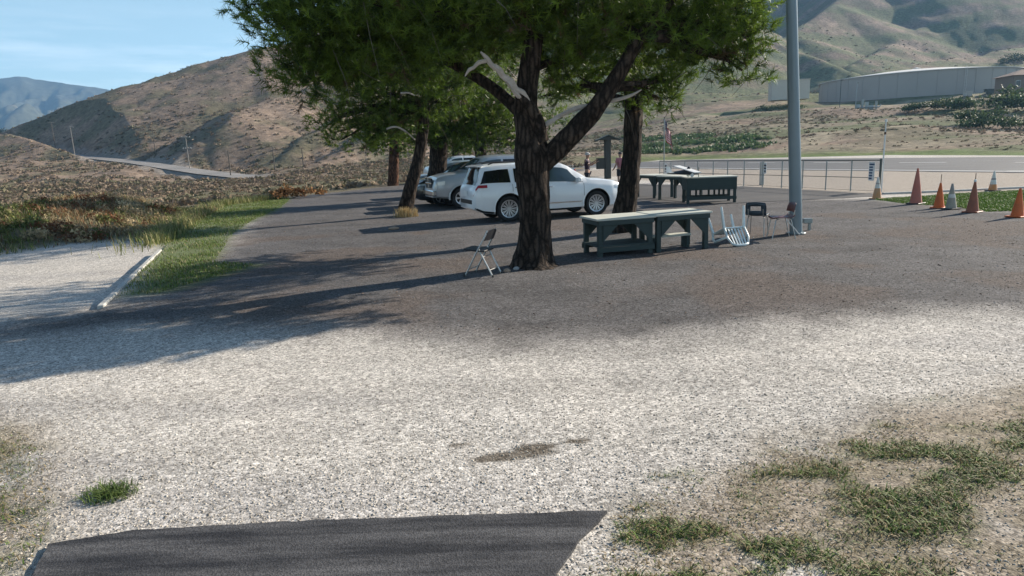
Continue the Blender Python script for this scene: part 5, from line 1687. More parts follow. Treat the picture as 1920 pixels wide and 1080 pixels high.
# model aeroplane on the far table
def model_plane():
    c = P(1283, 326, 23.6)
    t = thing('model_aeroplane', 'white and dark radio control model aeroplane resting on far table', 'model plane', (c.x, c.y, 0.94), R(8))
    m = MB(); m.tube([(-0.62, 0, 0.16), (-0.35, 0, 0.17), (0.0, 0, 0.17), (0.32, 0, 0.16), (0.46, 0, 0.15), (0.52, 0, 0.15)], [0.02, 0.05, 0.09, 0.10, 0.08, 0.03], 12); m.build('fuselage', M['navy_plastic'], t, smooth=True)
    m = MB(); m.prism([(-0.12, -0.95), (0.14, -0.95), (0.18, 0), (0.14, 0.95), (-0.12, 0.95), (-0.12, 0)], 0.03, Matrix.Rotation(R(6), 3, 'X'), (0.08, 0, 0.275)); m.build('wing', M['white_paint'], t, bevel=0.01)
    m = MB(); m.prism([(-0.64, -0.3), (-0.48, -0.28), (-0.44, 0), (-0.48, 0.28), (-0.64, 0.3)], 0.012, None, (0, 0, 0.19)); m.build('tailplane', M['white_paint'], t)
    m = MB(); m.prism([(-0.66, 0.18), (-0.66, 0.40), (-0.56, 0.40), (-0.42, 0.18)], 0.012, RY, (0, 0, 0)); m.build('fin', M['white_paint'], t)
    for y in (-0.16, 0.16):
        m = MB(); m.lathe([(0, -.02), (.06, -.02), (.065, 0), (.06, .02), (0, .02)], 16, RY, (0.22, y, 0.065)); m.build('wheel', M['white_plastic'], t, smooth=True)
        m = MB(); m.tube([(0.2, y * 0.3, 0.1), (0.22, y, 0.065)], 0.008, 5); m.build('gear_strut', M['steel_leg'], t)
    m = MB(); m.box((0.53, 0, 0.15), (0.012, 0.03, 0.34)); m.build('propeller', M['black_plastic'], t)
    m = MB(); m.lathe([(0.07, 0), (0.05, .08), (0.0, .12)], 12, None, (0.16, 0, 0.25)); m.build('canopy', M['glass'], t, smooth=True)
    b = P(1312, 327, 23.4)
    o = MB(); o.box((0, 0, 0.05), (0.42, 0.22, 0.1)); o.box((0.1, 0.02, 0.13), (0.18, 0.16, 0.06))
model_plane()

# ================================================================== CHAIRS
def folding_chair():
    # standing height 0.76, x = the way it faces
    b = G(908, 515)
    t = thing('folding_chair', 'metal folding chair with black back left of the big pine', 'chair', (b.x, b.y, 0), R(157))
    for y in (-0.2, 0.2):
        m = MB(); m.tube([(0.26, y, 0.0), (0.02, y, 0.42), (-0.15, y * 0.95, 0.70), (-0.17, y * 0.8, 0.765)], 0.015, 8); m.build('leg', M['steel_leg'], t, smooth=True)
        m = MB(); m.tube([(-0.24, y * 0.88, 0.0), (0.0, y * 0.88, 0.46)], 0.015, 8); m.build('leg', M['steel_leg'], t, smooth=True)
        for p in ((0.26, y), (-0.24, y * .88)):
            m = MB(); m.lathe([(0, 0.0), (.018, 0.0), (.018, .03), (.0125, .035)], 8, None, (p[0], p[1], 0.0)); m.build('rubber_foot', M['black_plastic'], t)
    m = MB(); m.prism([(-0.17, -0.19), (0.20, -0.20), (0.235, -0.15), (0.235, 0.15), (0.20, 0.20), (-0.17, 0.19)], 0.03, Matrix.Rotation(R(-4), 3, 'Y'), (0.06, 0, 0.435)); m.build('seat', M['black_vinyl'], t, bevel=0.008)
    m = MB()
    V, F = [], []
    for i in range(9):
        a = -0.19 + 0.38 * i / 8
        bow = -0.03 * (1 - (a / 0.2) ** 2)
        top = 0.775 - 0.05 * (abs(a) / 0.2) ** 3
        V += [(-0.105 + bow - 0.01, a, 0.60), (-0.165 + bow - 0.01, a, top), (-0.105 + bow + 0.01, a, 0.60), (-0.165 + bow + 0.01, a, top)]
    for i in range(8):
        k = 4 * i
        F += [(k, k + 1, k + 5, k + 4), (k + 2, k + 6, k + 7, k + 3), (k + 1, k + 3, k + 7, k + 5), (k, k + 4, k + 6, k + 2)]
    F += [(0, 2, 3, 1), (32, 33, 35, 34)]
    m.add(V, F); m.build('backrest', M['black_vinyl'], t, smooth=True)
    m = MB(); m.tube([(0.19, -0.2, 0.12), (0.19, 0.2, 0.12)], 0.009, 6); m.build('stretcher', M['steel_leg'], t)
    m = MB(); m.tube([(-0.18, -0.18, 0.11), (-0.18, 0.18, 0.11)], 0.009, 6); m.build('stretcher', M['steel_leg'], t)
    m = MB(); m.tube([(-0.07, -0.18, 0.33), (-0.07, 0.18, 0.33)], 0.008, 6); m.build('stretcher', M['steel_leg'], t)
folding_chair()

def school_chair(label, mat, base, rz, hole):
    """moulded shell on a tube frame; x = the way it faces"""
    t = thing('school_chair', label, 'chair', base, rz, 'moulded chairs by the light pole')
    W = 0.22
    m = MB()
    V, F = [], []
    prof = [(0.22, 0.425), (0.20, 0.445), (0.05, 0.44), (-0.10, 0.435), (-0.17, 0.45), (-0.20, 0.49), (-0.215, 0.56), (-0.235, 0.66), (-0.26, 0.75)]
    nx = 9
    for (x, z) in prof:
        for i in range(nx):
            y = -W + 2 * W * i / (nx - 1)
            e = (abs(y) / W) ** 2
            V.append((x + (0.04 * e if z > 0.5 else 0), y * (1 - 0.08 * (z > 0.7)), z + (0.02 * e if z < 0.5 else -0.02 * e * (z > .7))))
    for i in range(len(prof) - 1):
        for j in range(nx - 1):
            if hole and i in (5, 6) and 2 <= j <= 5 and i == 6:
                continue
            if not hole and i == 5:
                continue
            k = i * nx + j
            F.append((k, k + 1, k + nx + 1, k + nx))
    m.add(V, F)
    me = m.mesh('shell', smooth=True)
    o = link('shell', me, mat, t)
    sm = o.modifiers.new('thick', 'SOLIDIFY'); sm.thickness = 0.012
    for y in (-0.17, 0.17):
        m = MB(); m.tube([(0.24, y * 1.15, 0.0), (0.17, y, 0.40), (0.10, y * .9, 0.425)], 0.011, 7); m.build('leg', M['steel_leg'], t, smooth=True)
        m = MB(); m.tube([(-0.24, y * 1.15, 0.0), (-0.14, y, 0.40), (-0.08, y * .9, 0.425)], 0.011, 7); m.build('leg', M['steel_leg'], t, smooth=True)
        m = MB(); m.tube([(-0.18, y * 0.92, 0.43), (-0.215, y * .92, 0.6)], 0.010, 6); m.build('back_upright', M['steel_leg'], t)
    m = MB(); m.tube([(0.12, -0.16, 0.42), (0.12, 0.16, 0.42)], 0.010, 6); m.build('cross_bar', M['steel_leg'], t)
b = G(1419, 441)
school_chair('dark blue moulded chair with hand hole in its back, left of pole', M['navy_plastic'], (b.x, b.y, 0), R(58), True)
b = G(1464, 446)
school_chair('dark red moulded chair seen from the side, touching the pole', M['red_plastic'], (b.x, b.y, 0), R(176), False)

def plastic_chair():
    """stacking garden chair turned over: legs point up"""
    b = G(1373, 458)
    t = thing('garden_chair', 'white plastic garden chair lying upside down by work table', 'chair', (b.x, b.y, 0), 0)
    rot = Matrix.Rotation(R(192), 3, 'Z') @ Matrix.Rotation(R(203), 3, 'X')
    parts = []
    # chair standing: x right, y front, z up
    m = MB()
    seat = [(-0.22, -0.20), (0.22, -0.20), (0.25, 0.22), (0.18, 0.26), (-0.18, 0.26), (-0.25, 0.22)]
    m.prism(seat, 0.03, None, (0, 0, 0.42)); parts.append(('seat', m))
    m = MB()
    for k in range(5):
        m.box((-0.14 + 0.07 * k, 0.03, 0.437), (0.02, 0.34, 0.012))
    parts.append(('seat_rib', m))
    for sx in (-1, 1):
        m = MB(); m.tube([(sx * 0.24, 0.22, 0.44), (sx * 0.27, 0.27, 0.0)], [0.035, 0.025], 4); parts.append(('leg', m))
        m = MB(); m.tube([(sx * 0.22, -0.19, 0.44), (sx * 0.25, -0.29, 0.0)], [0.035, 0.025], 4); parts.append(('leg', m))
        m = MB(); m.tube([(sx * 0.25, 0.22, 0.42), (sx * 0.28, 0.21, 0.55), (sx * 0.29, 0.12, 0.62), (sx * 0.28, -0.1, 0.63), (sx * 0.23, -0.26, 0.63)], [0.025, 0.028, 0.03, 0.028, 0.022], 6); parts.append(('armrest', m))
        m = MB(); m.tube([(sx * 0.22, -0.2, 0.43), (sx * 0.23, -0.27, 0.65), (sx * 0.17, -0.32, 0.80)], [0.03, 0.026, 0.022], 6); parts.append(('back_post', m))
    m = MB(); m.tube([(-0.17, -0.32, 0.80), (-0.08, -0.335, 0.83), (0.08, -0.335, 0.83), (0.17, -0.32, 0.80)], 0.028, 6); parts.append(('back_rail', m))
    for k in range(5):
        m = MB(); m.bar((-0.14 + 0.07 * k, -0.21, 0.45), (-0.12 + 0.06 * k, -0.325, 0.81), 0.035, 0.012); parts.append(('back_slat', m))
    zs = [(rot @ Vector(v)).z for _, mm in parts for v in mm.v]
    xs = [(rot @ Vector(v)) for _, mm in parts for v in mm.v]
    cx = sum(v.x for v in xs) / len(xs); cy = sum(v.y for v in xs) / len(xs)
    off = Vector((-cx, -cy, -min(zs)))
    for nm, mm in parts:
        mm.v = [tuple(rot @ Vector(v) + off) for v in mm.v]
        mm.build(nm, M['white_plastic'], t, smooth=True, bevel=0.004)
plastic_chair()

# ================================================================== LIGHT POLE
pb = G(1493, 438)
lp = thing('light_pole', 'tall blue grey steel light pole standing behind the chairs', 'light pole', (pb.x, pb.y, 0))
m = MB(); m.tube([(0, 0, -0.1), (-0.08, 0, 1.2), (-0.20, 0, 3), (-0.64, 0, 9.5)], [0.135, 0.13, 0.122, 0.085], 28); m.build('shaft', M['pole_paint'], lp, smooth=True)
m = MB(); m.lathe([(0.0, 0.0), (0.20, 0.0), (0.20, 0.03), (0.14, 0.035)], 24); m.build('base_flange', M['pole_paint'], lp, bevel=0.003)
m = MB(); m.tube([(-0.635, 0, 9.4), (-0.33, 0, 9.6), (0.27, 0, 9.65)], 0.03, 8); m.build('arm', M['pole_paint'], lp, smooth=True)
m = MB(); m.box((0.47, 0, 9.63), (0.5, 0.26, 0.12)); m.build('lamp_head', M['galv'], lp, bevel=0.03)
# white plank leaning on the pole foot, and the small box beside it
pk_ = thing('leaning_plank', 'white plank leaning against the foot of the light pole', 'plank', (pb.x - 0.18, pb.y - 0.24, 0))
m = MB(); m.bar((0.14, -0.02, 0.015), (-0.14, 0.06, 0.36), 0.07, 0.022); m.build('board', M['white_paint'], pk_, bevel=0.003)
bb = G(1513, 432)
bx_ = thing('ground_box', 'small grey outlet box on a short post right of light pole', 'outlet box', (bb.x + 0.05, bb.y, 0))
m = MB(); m.box((0, 0, 0.11), (0.05, 0.05, 0.22)); m.build('post', M['galv'], bx_)
m = MB(); m.box((-0.05, 0, 0.22), (0.2, 0.12, 0.11)); m.build('box', M['galv'], bx_, bevel=0.01)

# ================================================================== CONES
def mat_cone(name, bands, dirt):
    """plastic in bands by height; faded and soiled in patches"""
    m, nt, b = new_mat(name)
    N, L = nt.nodes, nt.links
    tc = N.new('ShaderNodeTexCoord')
    sp = N.new('ShaderNodeSeparateXYZ'); L.new(tc.outputs['Object'], sp.inputs['Vector'])
    rp = N.new('ShaderNodeValToRGB'); rp.color_ramp.interpolation = 'CONSTANT'
    e = rp.color_ramp.elements
    e[0].position = 0; e[0].color = (*bands[0][1], 1)
    e[1].position = bands[1][0] if len(bands) > 1 else 1.0; e[1].color = (*(bands[1][1] if len(bands) > 1 else bands[0][1]), 1)
    for z, c in bands[2:]:
        x = e.new(z); x.color = (*c, 1)
    L.new(sp.outputs['Z'], rp.inputs['Fac'])
    no = N.new('ShaderNodeTexNoise'); no.inputs['Scale'].default_value = 7; no.inputs['Detail'].default_value = 8
    L.new(tc.outputs['Object'], no.inputs['Vector'])
    r2 = N.new('ShaderNodeValToRGB'); r2.color_ramp.elements[0].position = 0.42; r2.color_ramp.elements[1].position = 0.7
    L.new(no.outputs['Fac'], r2.inputs['Fac'])
    mx = N.new('ShaderNodeMixRGB'); mx.inputs['Color2'].default_value = (*dirt, 1)
    mm = N.new('ShaderNodeMath'); mm.operation = 'MULTIPLY'; mm.inputs[1].default_value = 0.5
    L.new(r2.outputs['Color'], mm.inputs[0]); L.new(mm.outputs[0], mx.inputs['Fac'])
    L.new(rp.outputs['Color'], mx.inputs['Color1']); L.new(mx.outputs['Color'], b.inputs['Base Color'])
    b.inputs['Roughness'].default_value = 0.6
    return m
OR = (0.62, 0.13, 0.025); OR2 = (0.50, 0.17, 0.10); FAD = (0.55, 0.34, 0.22); WH = (0.7, 0.69, 0.66); GR = (0.34, 0.32, 0.26)
M['cone_orange'] = mat_cone('orange cone', [(0, OR), (0.9, OR)], (0.35, 0.10, 0.04))
M['cone_brown'] = mat_cone('sun darkened cone', [(0, (0.30, 0.10, 0.055)), (0.9, (0.3, 0.1, 0.05))], (0.12, 0.06, 0.04))
M['cone_pink'] = mat_cone('faded tall cone', [(0, (0.46, 0.15, 0.11)), (0.98, (0.5, 0.16, 0.1))], (0.30, 0.13, 0.10))
M['cone_band'] = mat_cone('orange cone with white bands', [(0, (0.58, 0.28, 0.12)), (0.36, WH), (0.50, (0.32, 0.3, 0.3)), (0.54, WH)], (0.4, 0.33, 0.25))
M['cone_grey'] = mat_cone('dirty grey cone', [(0, GR), (0.32, (0.62, 0.62, 0.58)), (0.42, GR), (0.52, (0.30, 0.30, 0.29))], (0.25, 0.23, 0.19))
M['cone_white'] = mat_cone('white cone with orange foot', [(0, (0.60, 0.24, 0.08)), (0.24, WH), (0.40, (0.25, 0.24, 0.25)), (0.46, WH)], (0.45, 0.4, 0.35))
def cone(label, u, v, h, mat, base=0.36, rod=None, lean=0.0, spin=0.0, square=True):
    b = G(u, v)
    t = thing('traffic_cone', label, 'traffic cone', (b.x, b.y, 0), spin, 'traffic cones by the lawn')
    t.rotation_euler = (0, lean, spin)
    rb = 0.135 * (h / 0.71) ** 0.5; rt = 0.028
    m = MB(); m.lathe([(rb + 0.01, 0.03), (rb, 0.06), (rb * 0.55 + rt * 0.45, h * 0.5), (rt + 0.006, h - 0.06), (rt, h - 0.01), (rt * 0.8, h), (0.012, h - 0.004)], 28); m.build('cone_body', M[mat], t, smooth=True)
    m = MB(); m.box((0, 0, 0.0175), (base, base, 0.035)); m.build('base', M[mat] if mat in ('cone_orange', 'cone_brown') else M['black_plastic'] if mat != 'cone_band' else M[mat], t, bevel=0.012)
    if rod:
        m = MB(); m.tube([(0, 0, h - 0.05), (0, 0, h + rod)], 0.009, 6); m.build('rod', M['rust'], t)
    return t
cone('cone with white upper bands standing at the end of the fence', 1644, 373, 0.74, 'cone_band', spin=0.3)
cone('tallest cone, faded pinkish red, left end of the lawn', 1717, 382, 1.08, 'cone_pink', 0.40, spin=0.5, lean=-0.03)
cone('bright orange cone with a thin rod on top beside the dirty grey cone', 1760, 390, 0.71, 'cone_orange', rod=0.24, spin=0.7)
cone('dirty grey cone with a pale band', 1783, 392, 0.71, 'cone_grey', spin=0.2, lean=-0.03)
c5 = cone('dark rusty orange cone with rod and white knob', 1823, 398, 0.80, 'cone_brown', 0.38, rod=0.22, spin=0.6)
m = MB(); m.lathe([(0, 0.79), (0.03, 0.80), (0.035, 0.83), (0.02, 0.86), (0, 0.865)], 12); m.build('knob', M['white_plastic'], c5, smooth=True)
cone('white banded cone with orange foot at the back of the lawn', 1861, 358, 0.71, 'cone_white', spin=0.1)
cone('orange cone nearest the right edge of the picture', 1907, 407, 0.70, 'cone_orange', 0.38, spin=0.4, lean=0.02)

# ================================================================== FENCE
FP0 = G(1650, 361); FP1 = G(1237, 341)
fd = (FP1 - FP0); 
def on_fence(u):
    r_ = ray(u, 330)
    # plan intersection of the view ray with the fence line
    A = np.array([[r_.x, -fd.x], [r_.y, -fd.y]]); s_ = np.linalg.solve(A, np.array([FP0.x, FP0.y]))
    p = FP0 + fd * s_[1]
    return Vector((p.x, p.y, 0))
fence = thing('chain_link_fence', 'low green chain link fence between the apron and the runway', 'fence', FP0)
FHGT = 1.22
posts = [on_fence(u) - FP0 for u in (1650, 1596, 1549, 1505, 1466, 1430, 1395, 1364, 1337, 1308, 1284, 1258, 1237)]
for i, p in enumerate(posts):
    m = MB(); m.tube([p + Vector((0, 0, -0.1)), p + Vector((0, 0, FHGT + (0.05 if i == 0 else 0.0)))], 0.042 if i == 0 else 0.026, 8); m.build('post', M['fence_green'] if i == 0 else M['galv'], fence, smooth=True)
for i in range(len(posts) - 1):
    a, b = posts[i], posts[i + 1]
    for z, rd_ in ((FHGT - 0.01, 0.022), (0.55, 0.013), (0.05, 0.006)):
        m = MB(); m.tube([a + Vector((0, 0, z)), b + Vector((0, 0, z))], rd_, 6); m.build('rail', M['fence_green'], fence, smooth=True)
    d = b - a; L = d.length; dn_ = d.normalized()
    m = MB(); sp_ = 0.10; hgt = FHGT - 0.08
    x = -hgt
    while x < L:
        for sg in (1, -1):
            x0, x1 = (x, x + hgt)
            z0, z1 = (0.05, 0.05 + hgt) if sg == 1 else (0.05 + hgt, 0.05)
            if x0 < 0: z0 += (0 - x0) * sg; x0 = 0
            if x1 > L: z1 -= (x1 - L) * sg; x1 = L
            if x1 - x0 > 0.02:
                m.tube([a + dn_ * x0 + Vector((0, 0, z0)), a + dn_ * x1 + Vector((0, 0, z1))], 0.0022, 3, cap=False)
        x += sp_
    tag(m.build('chain_link', M['galv'], fence), kind='stuff')
# signs hung on the fence
def placard(name, label, u, z0, w, h, rows, ink):
    p = on_fence(u)
    n_ = Vector((fd.y, -fd.x, 0)).normalized()
    if n_.y > 0: n_ = -n_
    rz = math.atan2(n_.x, -n_.y)
    t = thing(name, label, 'sign', (p.x + n_.x * 0.06, p.y + n_.y * 0.06, z0), rz)
    m = MB(); m.box((0, 0, h / 2), (w, 0.012, h)); m.build('panel', M['white_paint'], t, bevel=0.003)
    k = len(rows)
    for i, (a, b) in enumerate(rows):
        hh = h / (k + 0.6)
        m = MB(); m.box(((a + b) / 2 * w - w / 2, -0.008, h - hh * (i + 0.8)), ((b - a) * w, 0.004, hh * 0.55)); m.build('lettering', M[ink], t)
M['sign_blue'] = mat_plain('sign blue ink', (0.03, 0.06, 0.14), 0.5)
M['sign_dark'] = mat_plain('sign dark ink', (0.05, 0.03, 0.03), 0.5)
placard('fence_sign', 'white sign with dark blue lettering at the fence end', 1636, 0.44, 0.26, 0.70, [(0.08, 0.95), (0.08, 0.7), (0.08, 0.7), (0.08, 0.65), (0.08, 0.65), (0.1, 0.6)], 'sign_blue')
placard('fence_sign', 'small white sign with dark lettering mid fence, left of light pole', 1436, 0.62, 0.16, 0.48, [(0.1, 0.9), (0.1, 0.9), (0.2, 0.8)], 'sign_dark')
placard('fence_sign', 'small pale sign near the left end of the fence', 1250, 0.45, 0.22, 0.62, [(0.1, 0.9), (0.15, 0.85), (0.1, 0.9)], 'sign_dark')
p = on_fence(1443) + Vector((0.4, 2.0, 0))
st = thing('concrete_post', 'short pale post standing behind the fence', 'post', p)
m = MB(); m.box((0, 0, 0.55), (0.2, 0.16, 1.1)); m.build('post', M['concrete'], st, bevel=0.02)

# tall white marker post at the fence end
p = G(1652, 360)
t = thing('marker_post', 'tall thin white post at the right end of the fence', 'post', p)
m = MB(); m.tube([(0, 0, -0.1), (0, 0, 1.9), (0, 0, 2.62)], [0.03, 0.028, 0.022], 8); m.build('shaft', M['white_paint'], t, smooth=True)
m = MB(); m.box((0, 0, 2.66), (0.07, 0.07, 0.09)); m.build('cap', M['white_plastic'], t, bevel=0.01)
m = MB(); m.lathe([(0.033, 2.15), (0.036, 2.16), (0.036, 2.24), (0.033, 2.25)], 10); m.build('band', M['rust'], t)

# ================================================================== FLAG, KIOSK, PEOPLE
def flag():
    D = 46.0
    b = P(1245, 320, D)
    t = thing('flag_pole', 'thin pole with a drooping striped flag behind the fence', 'flag', (b.x, b.y, 0))
    top = P(1243, 222, D).z
    m = MB(); m.tube([(0, 0, -0.1), (0, 0, top)], 0.035, 8); m.build('pole', M['galv'], t, smooth=True)
    m = MB(); m.lathe([(0, top), (.05, top + .03), (.05, top + .07), (0, top + .1)], 10); m.build('finial', M['rust'], t, smooth=True)
    # limp cloth: folds hang beside the pole; s runs along the fly, t down the hoist
    NS, NT = 40, 26
    H, W = 1.15, 1.9
    V = []
    for j in range(NT + 1):
        for i in range(NS + 1):
            s = i / NS; tt = j / NT
            fx = s * W * 0.30 * (0.7 + 0.3 * tt) + 0.05 * math.sin(s * 9 + tt * 2)
            fy = 0.10 * math.sin(s * 17 + tt * 1.2) * s ** 0.4
            fz = -tt * H * (1 - 0.1 * s) - s * W * 0.52
            V.append((0.03 + fx, fy, top - 0.1 + fz))
    m = MB()
    m.add(V, [(j * (NS + 1) + i, j * (NS + 1) + i + 1, (j + 1) * (NS + 1) + i + 1, (j + 1) * (NS + 1) + i) for j in range(NT) for i in range(NS)])
    me = m.mesh('cloth', smooth=True)
    red = mat_plain('flag red', (0.42, 0.02, 0.035), 0.8); wht = mat_plain('flag white', (0.70, 0.70, 0.70), 0.8); blu = mat_plain('flag blue', (0.015, 0.025, 0.10), 0.8)
    for x in (red, wht, blu): me.materials.append(x)
    idx = []
    for p in me.polygons:
        k = p.index
        j, i = divmod(k, NS)
        idx.append(2 if (i < NS * 0.4 and j < NT * 7 / 13) else (int(j / 2) % 2))
        if idx[-1] == 2 and i % 3 == 1 and j % 3 == 1:
            idx[-1] = 1
    me.polygons.foreach_set('material_index', idx)
    link('cloth', me, None, t)
flag()

def kiosk():
    D = 47.0
    b = P(1136, 300, D)
    t = thing('notice_kiosk', 'dark wooden notice post with gabled roof beyond the white car', 'kiosk', (b.x, b.y, 0), R(4))
    H = P(1136, 262, D).z
    M['kiosk_wood'] = mat_wood('dark stained kiosk wood', (0.05, 0.055, 0.052), 0.35, 0.85, (20, 20, 2))
    m = MB(); m.box((0.12, 0, H / 2 - 0.05), (0.42, 0.4, H + 0.1)); m.build('post', M['kiosk_wood'], t, bevel=0.02)
    m = MB(); m.box((-0.38, 0, 1.05), (0.55, 0.35, 0.75)); m.build('notice_box', M['kiosk_wood'], t, bevel=0.02)
    for sg in (-1, 1):
        m = MB(); m.bar((0.1, 0, H + 0.28), (0.1 + sg * 0.82, 0, H - 0.05), 1.0, 0.07); m.build('roof_slope', M['green_paint'], t)
    m = MB(); m.prism([(0.1 - 0.6, H - 0.02), (0.1 + 0.6, H - 0.02), (0.1, H + 0.22)], 0.8, RY); m.build('gable', M['kiosk_wood'], t)
kiosk()

def skin_mesh(name, verts, edges, root=0, sub=2):
    """verts = [(xyz, rx, ry)]; grows one continuous surface over the joints"""
    me = bpy.data.meshes.new(name)
    me.from_pydata([v[0] for v in verts], edges, [])
    o = bpy.data.objects.new('tmp_skin', me); COL.objects.link(o)
    sk = o.modifiers.new('skin', 'SKIN'); sk.use_smooth_shade = True
    lay = me.skin_vertices[0].data
    for i, v in enumerate(verts):
        lay[i].radius = (v[1], v[2]); lay[i].use_root = (i == root)
    ss = o.modifiers.new('sub', 'SUBSURF'); ss.levels = sub; ss.render_levels = sub
    dg = bpy.context.evaluated_depsgraph_get()
    out = bpy.data.meshes.new_from_object(o.evaluated_get(dg), depsgraph=dg)
    out.name = name
    out.polygons.foreach_set('use_smooth', [True] * len(out.polygons))
    bpy.data.objects.remove(o)
    return out

def person(label, loc, rz, shirt, shorts, hat, armL, armR, h=1.76):
    """faces local -y; arm = elbow and wrist offsets from the shoulder"""
    t = thing('person', label, 'person', loc, rz)
    k = h / 1.76
    V, E = [], []
    def a(p, rx, ry=None, frm=None):
        V.append((tuple(c * k for c in p), rx * k, (ry or rx) * k))
        if frm is not None: E.append((frm, len(V) - 1))
        return len(V) - 1
    pel = a((0, 0, 0.95), 0.15, 0.11)
    wai = a((0, 0.0, 1.10), 0.145, 0.105, pel)
    che = a((0, 0.01, 1.30), 0.165, 0.115, wai)
    nb = a((0, 0.01, 1.45), 0.075, 0.075, che)
    nk = a((0, -0.005, 1.53), 0.055, 0.055, nb)
    hd0 = a((0, -0.02, 1.60), 0.075, 0.09, nk)
    hd1 = a((0, -0.015, 1.68), 0.08, 0.098, hd0)
    hd2 = a((0, -0.01, 1.745), 0.06, 0.075, hd1)
    ns = a((0, -0.105, 1.645), 0.016, 0.02, hd1)
    hands = []
    for sg, arm in ((1, armL), (-1, armR)):
        sh = a((sg * 0.19, 0.01, 1.43), 0.062, 0.062, che)
        el = a(tuple(np.array((sg * 0.19, 0.01, 1.43)) + np.array(arm[0])), 0.045, 0.045, sh)
        wr_ = a(tuple(np.array((sg * 0.19, 0.01, 1.43)) + np.array(arm[1])), 0.03, 0.03, el)
        d = Vector(arm[1]) - Vector(arm[0]); d.normalize()
        W_ = Vector((sg * 0.19, 0.01, 1.43)) + Vector(arm[1])
        pa = a(tuple(W_ + d * 0.07), 0.034, 0.02, wr_)
        sd = d.cross(Vector((0, 1, 0))).normalized() if abs(d.y) < 0.9 else Vector((1, 0, 0))
        up = d.cross(sd)
        for f, (o_, L) in enumerate(((-0.027, 0.065), (-0.009, 0.078), (0.009, 0.074), (0.027, 0.058))):
            f1 = a(tuple(W_ + d * 0.115 + sd * o_), 0.009, 0.009, pa)
            a(tuple(W_ + d * (0.115 + L * 0.9) + sd * o_ + up * 0.02), 0.007, 0.007, f1)
        th = a(tuple(W_ + d * 0.06 - sd * 0.045), 0.011, 0.011, wr_)
        a(tuple(W_ + d * 0.10 - sd * 0.06 + up * 0.01), 0.009, 0.009, th)
    for sg in (1, -1):
        hp = a((sg * 0.095, 0, 0.86), 0.092, 0.095, pel)
        kn = a((sg * 0.105, -0.01, 0.49), 0.058, 0.06, hp)
        ca = a((sg * 0.108, 0.02, 0.34), 0.052, 0.055, kn)
        an = a((sg * 0.11, 0.01, 0.085), 0.034, 0.036, ca)
        to = a((sg * 0.125, -0.14, 0.035), 0.036, 0.03, an)
    link('body', skin_mesh('body', V, E), M['skin'], t)
    def garment(nm, pts, ed, mat):
        link(nm, skin_mesh(nm, [(tuple(c * k for c in p), rx * k, ry * k) for p, rx, ry in pts], ed), mat, t)
    S = [((0, 0, 0.92), 0.175, 0.135), ((0, 0, 1.10), 0.168, 0.128), ((0, 0.01, 1.30), 0.185, 0.135), ((0, 0.01, 1.46), 0.09, 0.09)]
    ed = [(0, 1), (1, 2), (2, 3)]
    for sg, arm in ((1, armL), (-1, armR)):
        o0 = np.array((sg * 0.19, 0.01, 1.43))
        S.append((tuple(o0), 0.082, 0.082)); ed.append((2, len(S) - 1))
        S.append((tuple(o0 + np.array(arm[0]) * 0.75), 0.07, 0.07)); ed.append((len(S) - 2, len(S) - 1))
    garment('shirt', S, ed, shirt)
    garment('shorts', [((0, 0, 0.97), 0.165, 0.125), ((0.1, 0, 0.82), 0.112, 0.115), ((0.108, 0, 0.53), 0.092, 0.095), ((-0.1, 0, 0.82), 0.112, 0.115), ((-0.108, 0, 0.53), 0.092, 0.095)], [(0, 1), (1, 2), (0, 3), (3, 4)], shorts)
    m = MB(); m.lathe([(0.098 * k, 1.675 * k), (0.1 * k, 1.71 * k), (0.085 * k, 1.765 * k), (0.04 * k, 1.79 * k), (0, 1.795 * k)], 20)
    m.v = [(x, y * 1.12 - 0.01, z) for x, y, z in m.v]
    m.prism([(-0.09, -0.07), (0.09, -0.07), (0.07, -0.19), (-0.07, -0.19)], 0.012, None, (0, 0, 1.70 * k)); m.build('cap', hat, t, smooth=True)
    for sg in (1, -1):
        m = MB(); m.tube([(sg * 0.11 * k, 0.06, 0.045), (sg * 0.118 * k, -0.05, 0.05), (sg * 0.128 * k, -0.17, 0.04)], [0.05, 0.05, 0.035], 10); m.build('shoe', M['black_vinyl'], t, smooth=True)
    for sg in (1, -1):
        m = MB(); m.lathe([(0, -.01), (.012, 0), (0, .01)], 8, None, (sg * 0.032 * k, -0.1 * k, 1.672 * k)); m.build('eye', M['black_vinyl'], t)
    return t
shirt_dark = mat_plain('dark maroon shirt', (0.045, 0.025, 0.04), 0.85)
shirt_pink = mat_plain('pink plaid shirt', (0.42, 0.16, 0.18), 0.85, 0, 0.5, 40)
cloth_dark = mat_plain('dark shorts', (0.03, 0.03, 0.04), 0.85)
cap_white = mat_plain('pale cap', (0.55, 0.52, 0.5), 0.8)
cap_dark = mat_plain('dark cap', (0.05, 0.05, 0.06), 0.8)
b = P(1101, 300, 33.0)
person('person in dark shirt and pale cap behind the pickup tailgate', (b.x, b.y, gz_at(b.x, b.y)), R(70), shirt_dark, cloth_dark, cap_white, ((0.12, -0.10, -0.24), (0.10, -0.34, -0.12)), ((-0.08, -0.16, -0.22), (-0.02, -0.38, -0.06)), 1.86)
b = P(1163, 300, 36.0)
person('person in pink shirt standing left of the dark pine trunk', (b.x, b.y, gz_at(b.x, b.y)), R(200), shirt_pink, cloth_dark, cap_dark, ((0.07, 0.02, -0.28), (0.10, -0.14, -0.46)), ((-0.07, 0.02, -0.28), (-0.12, -0.10, -0.48)), 1.82)

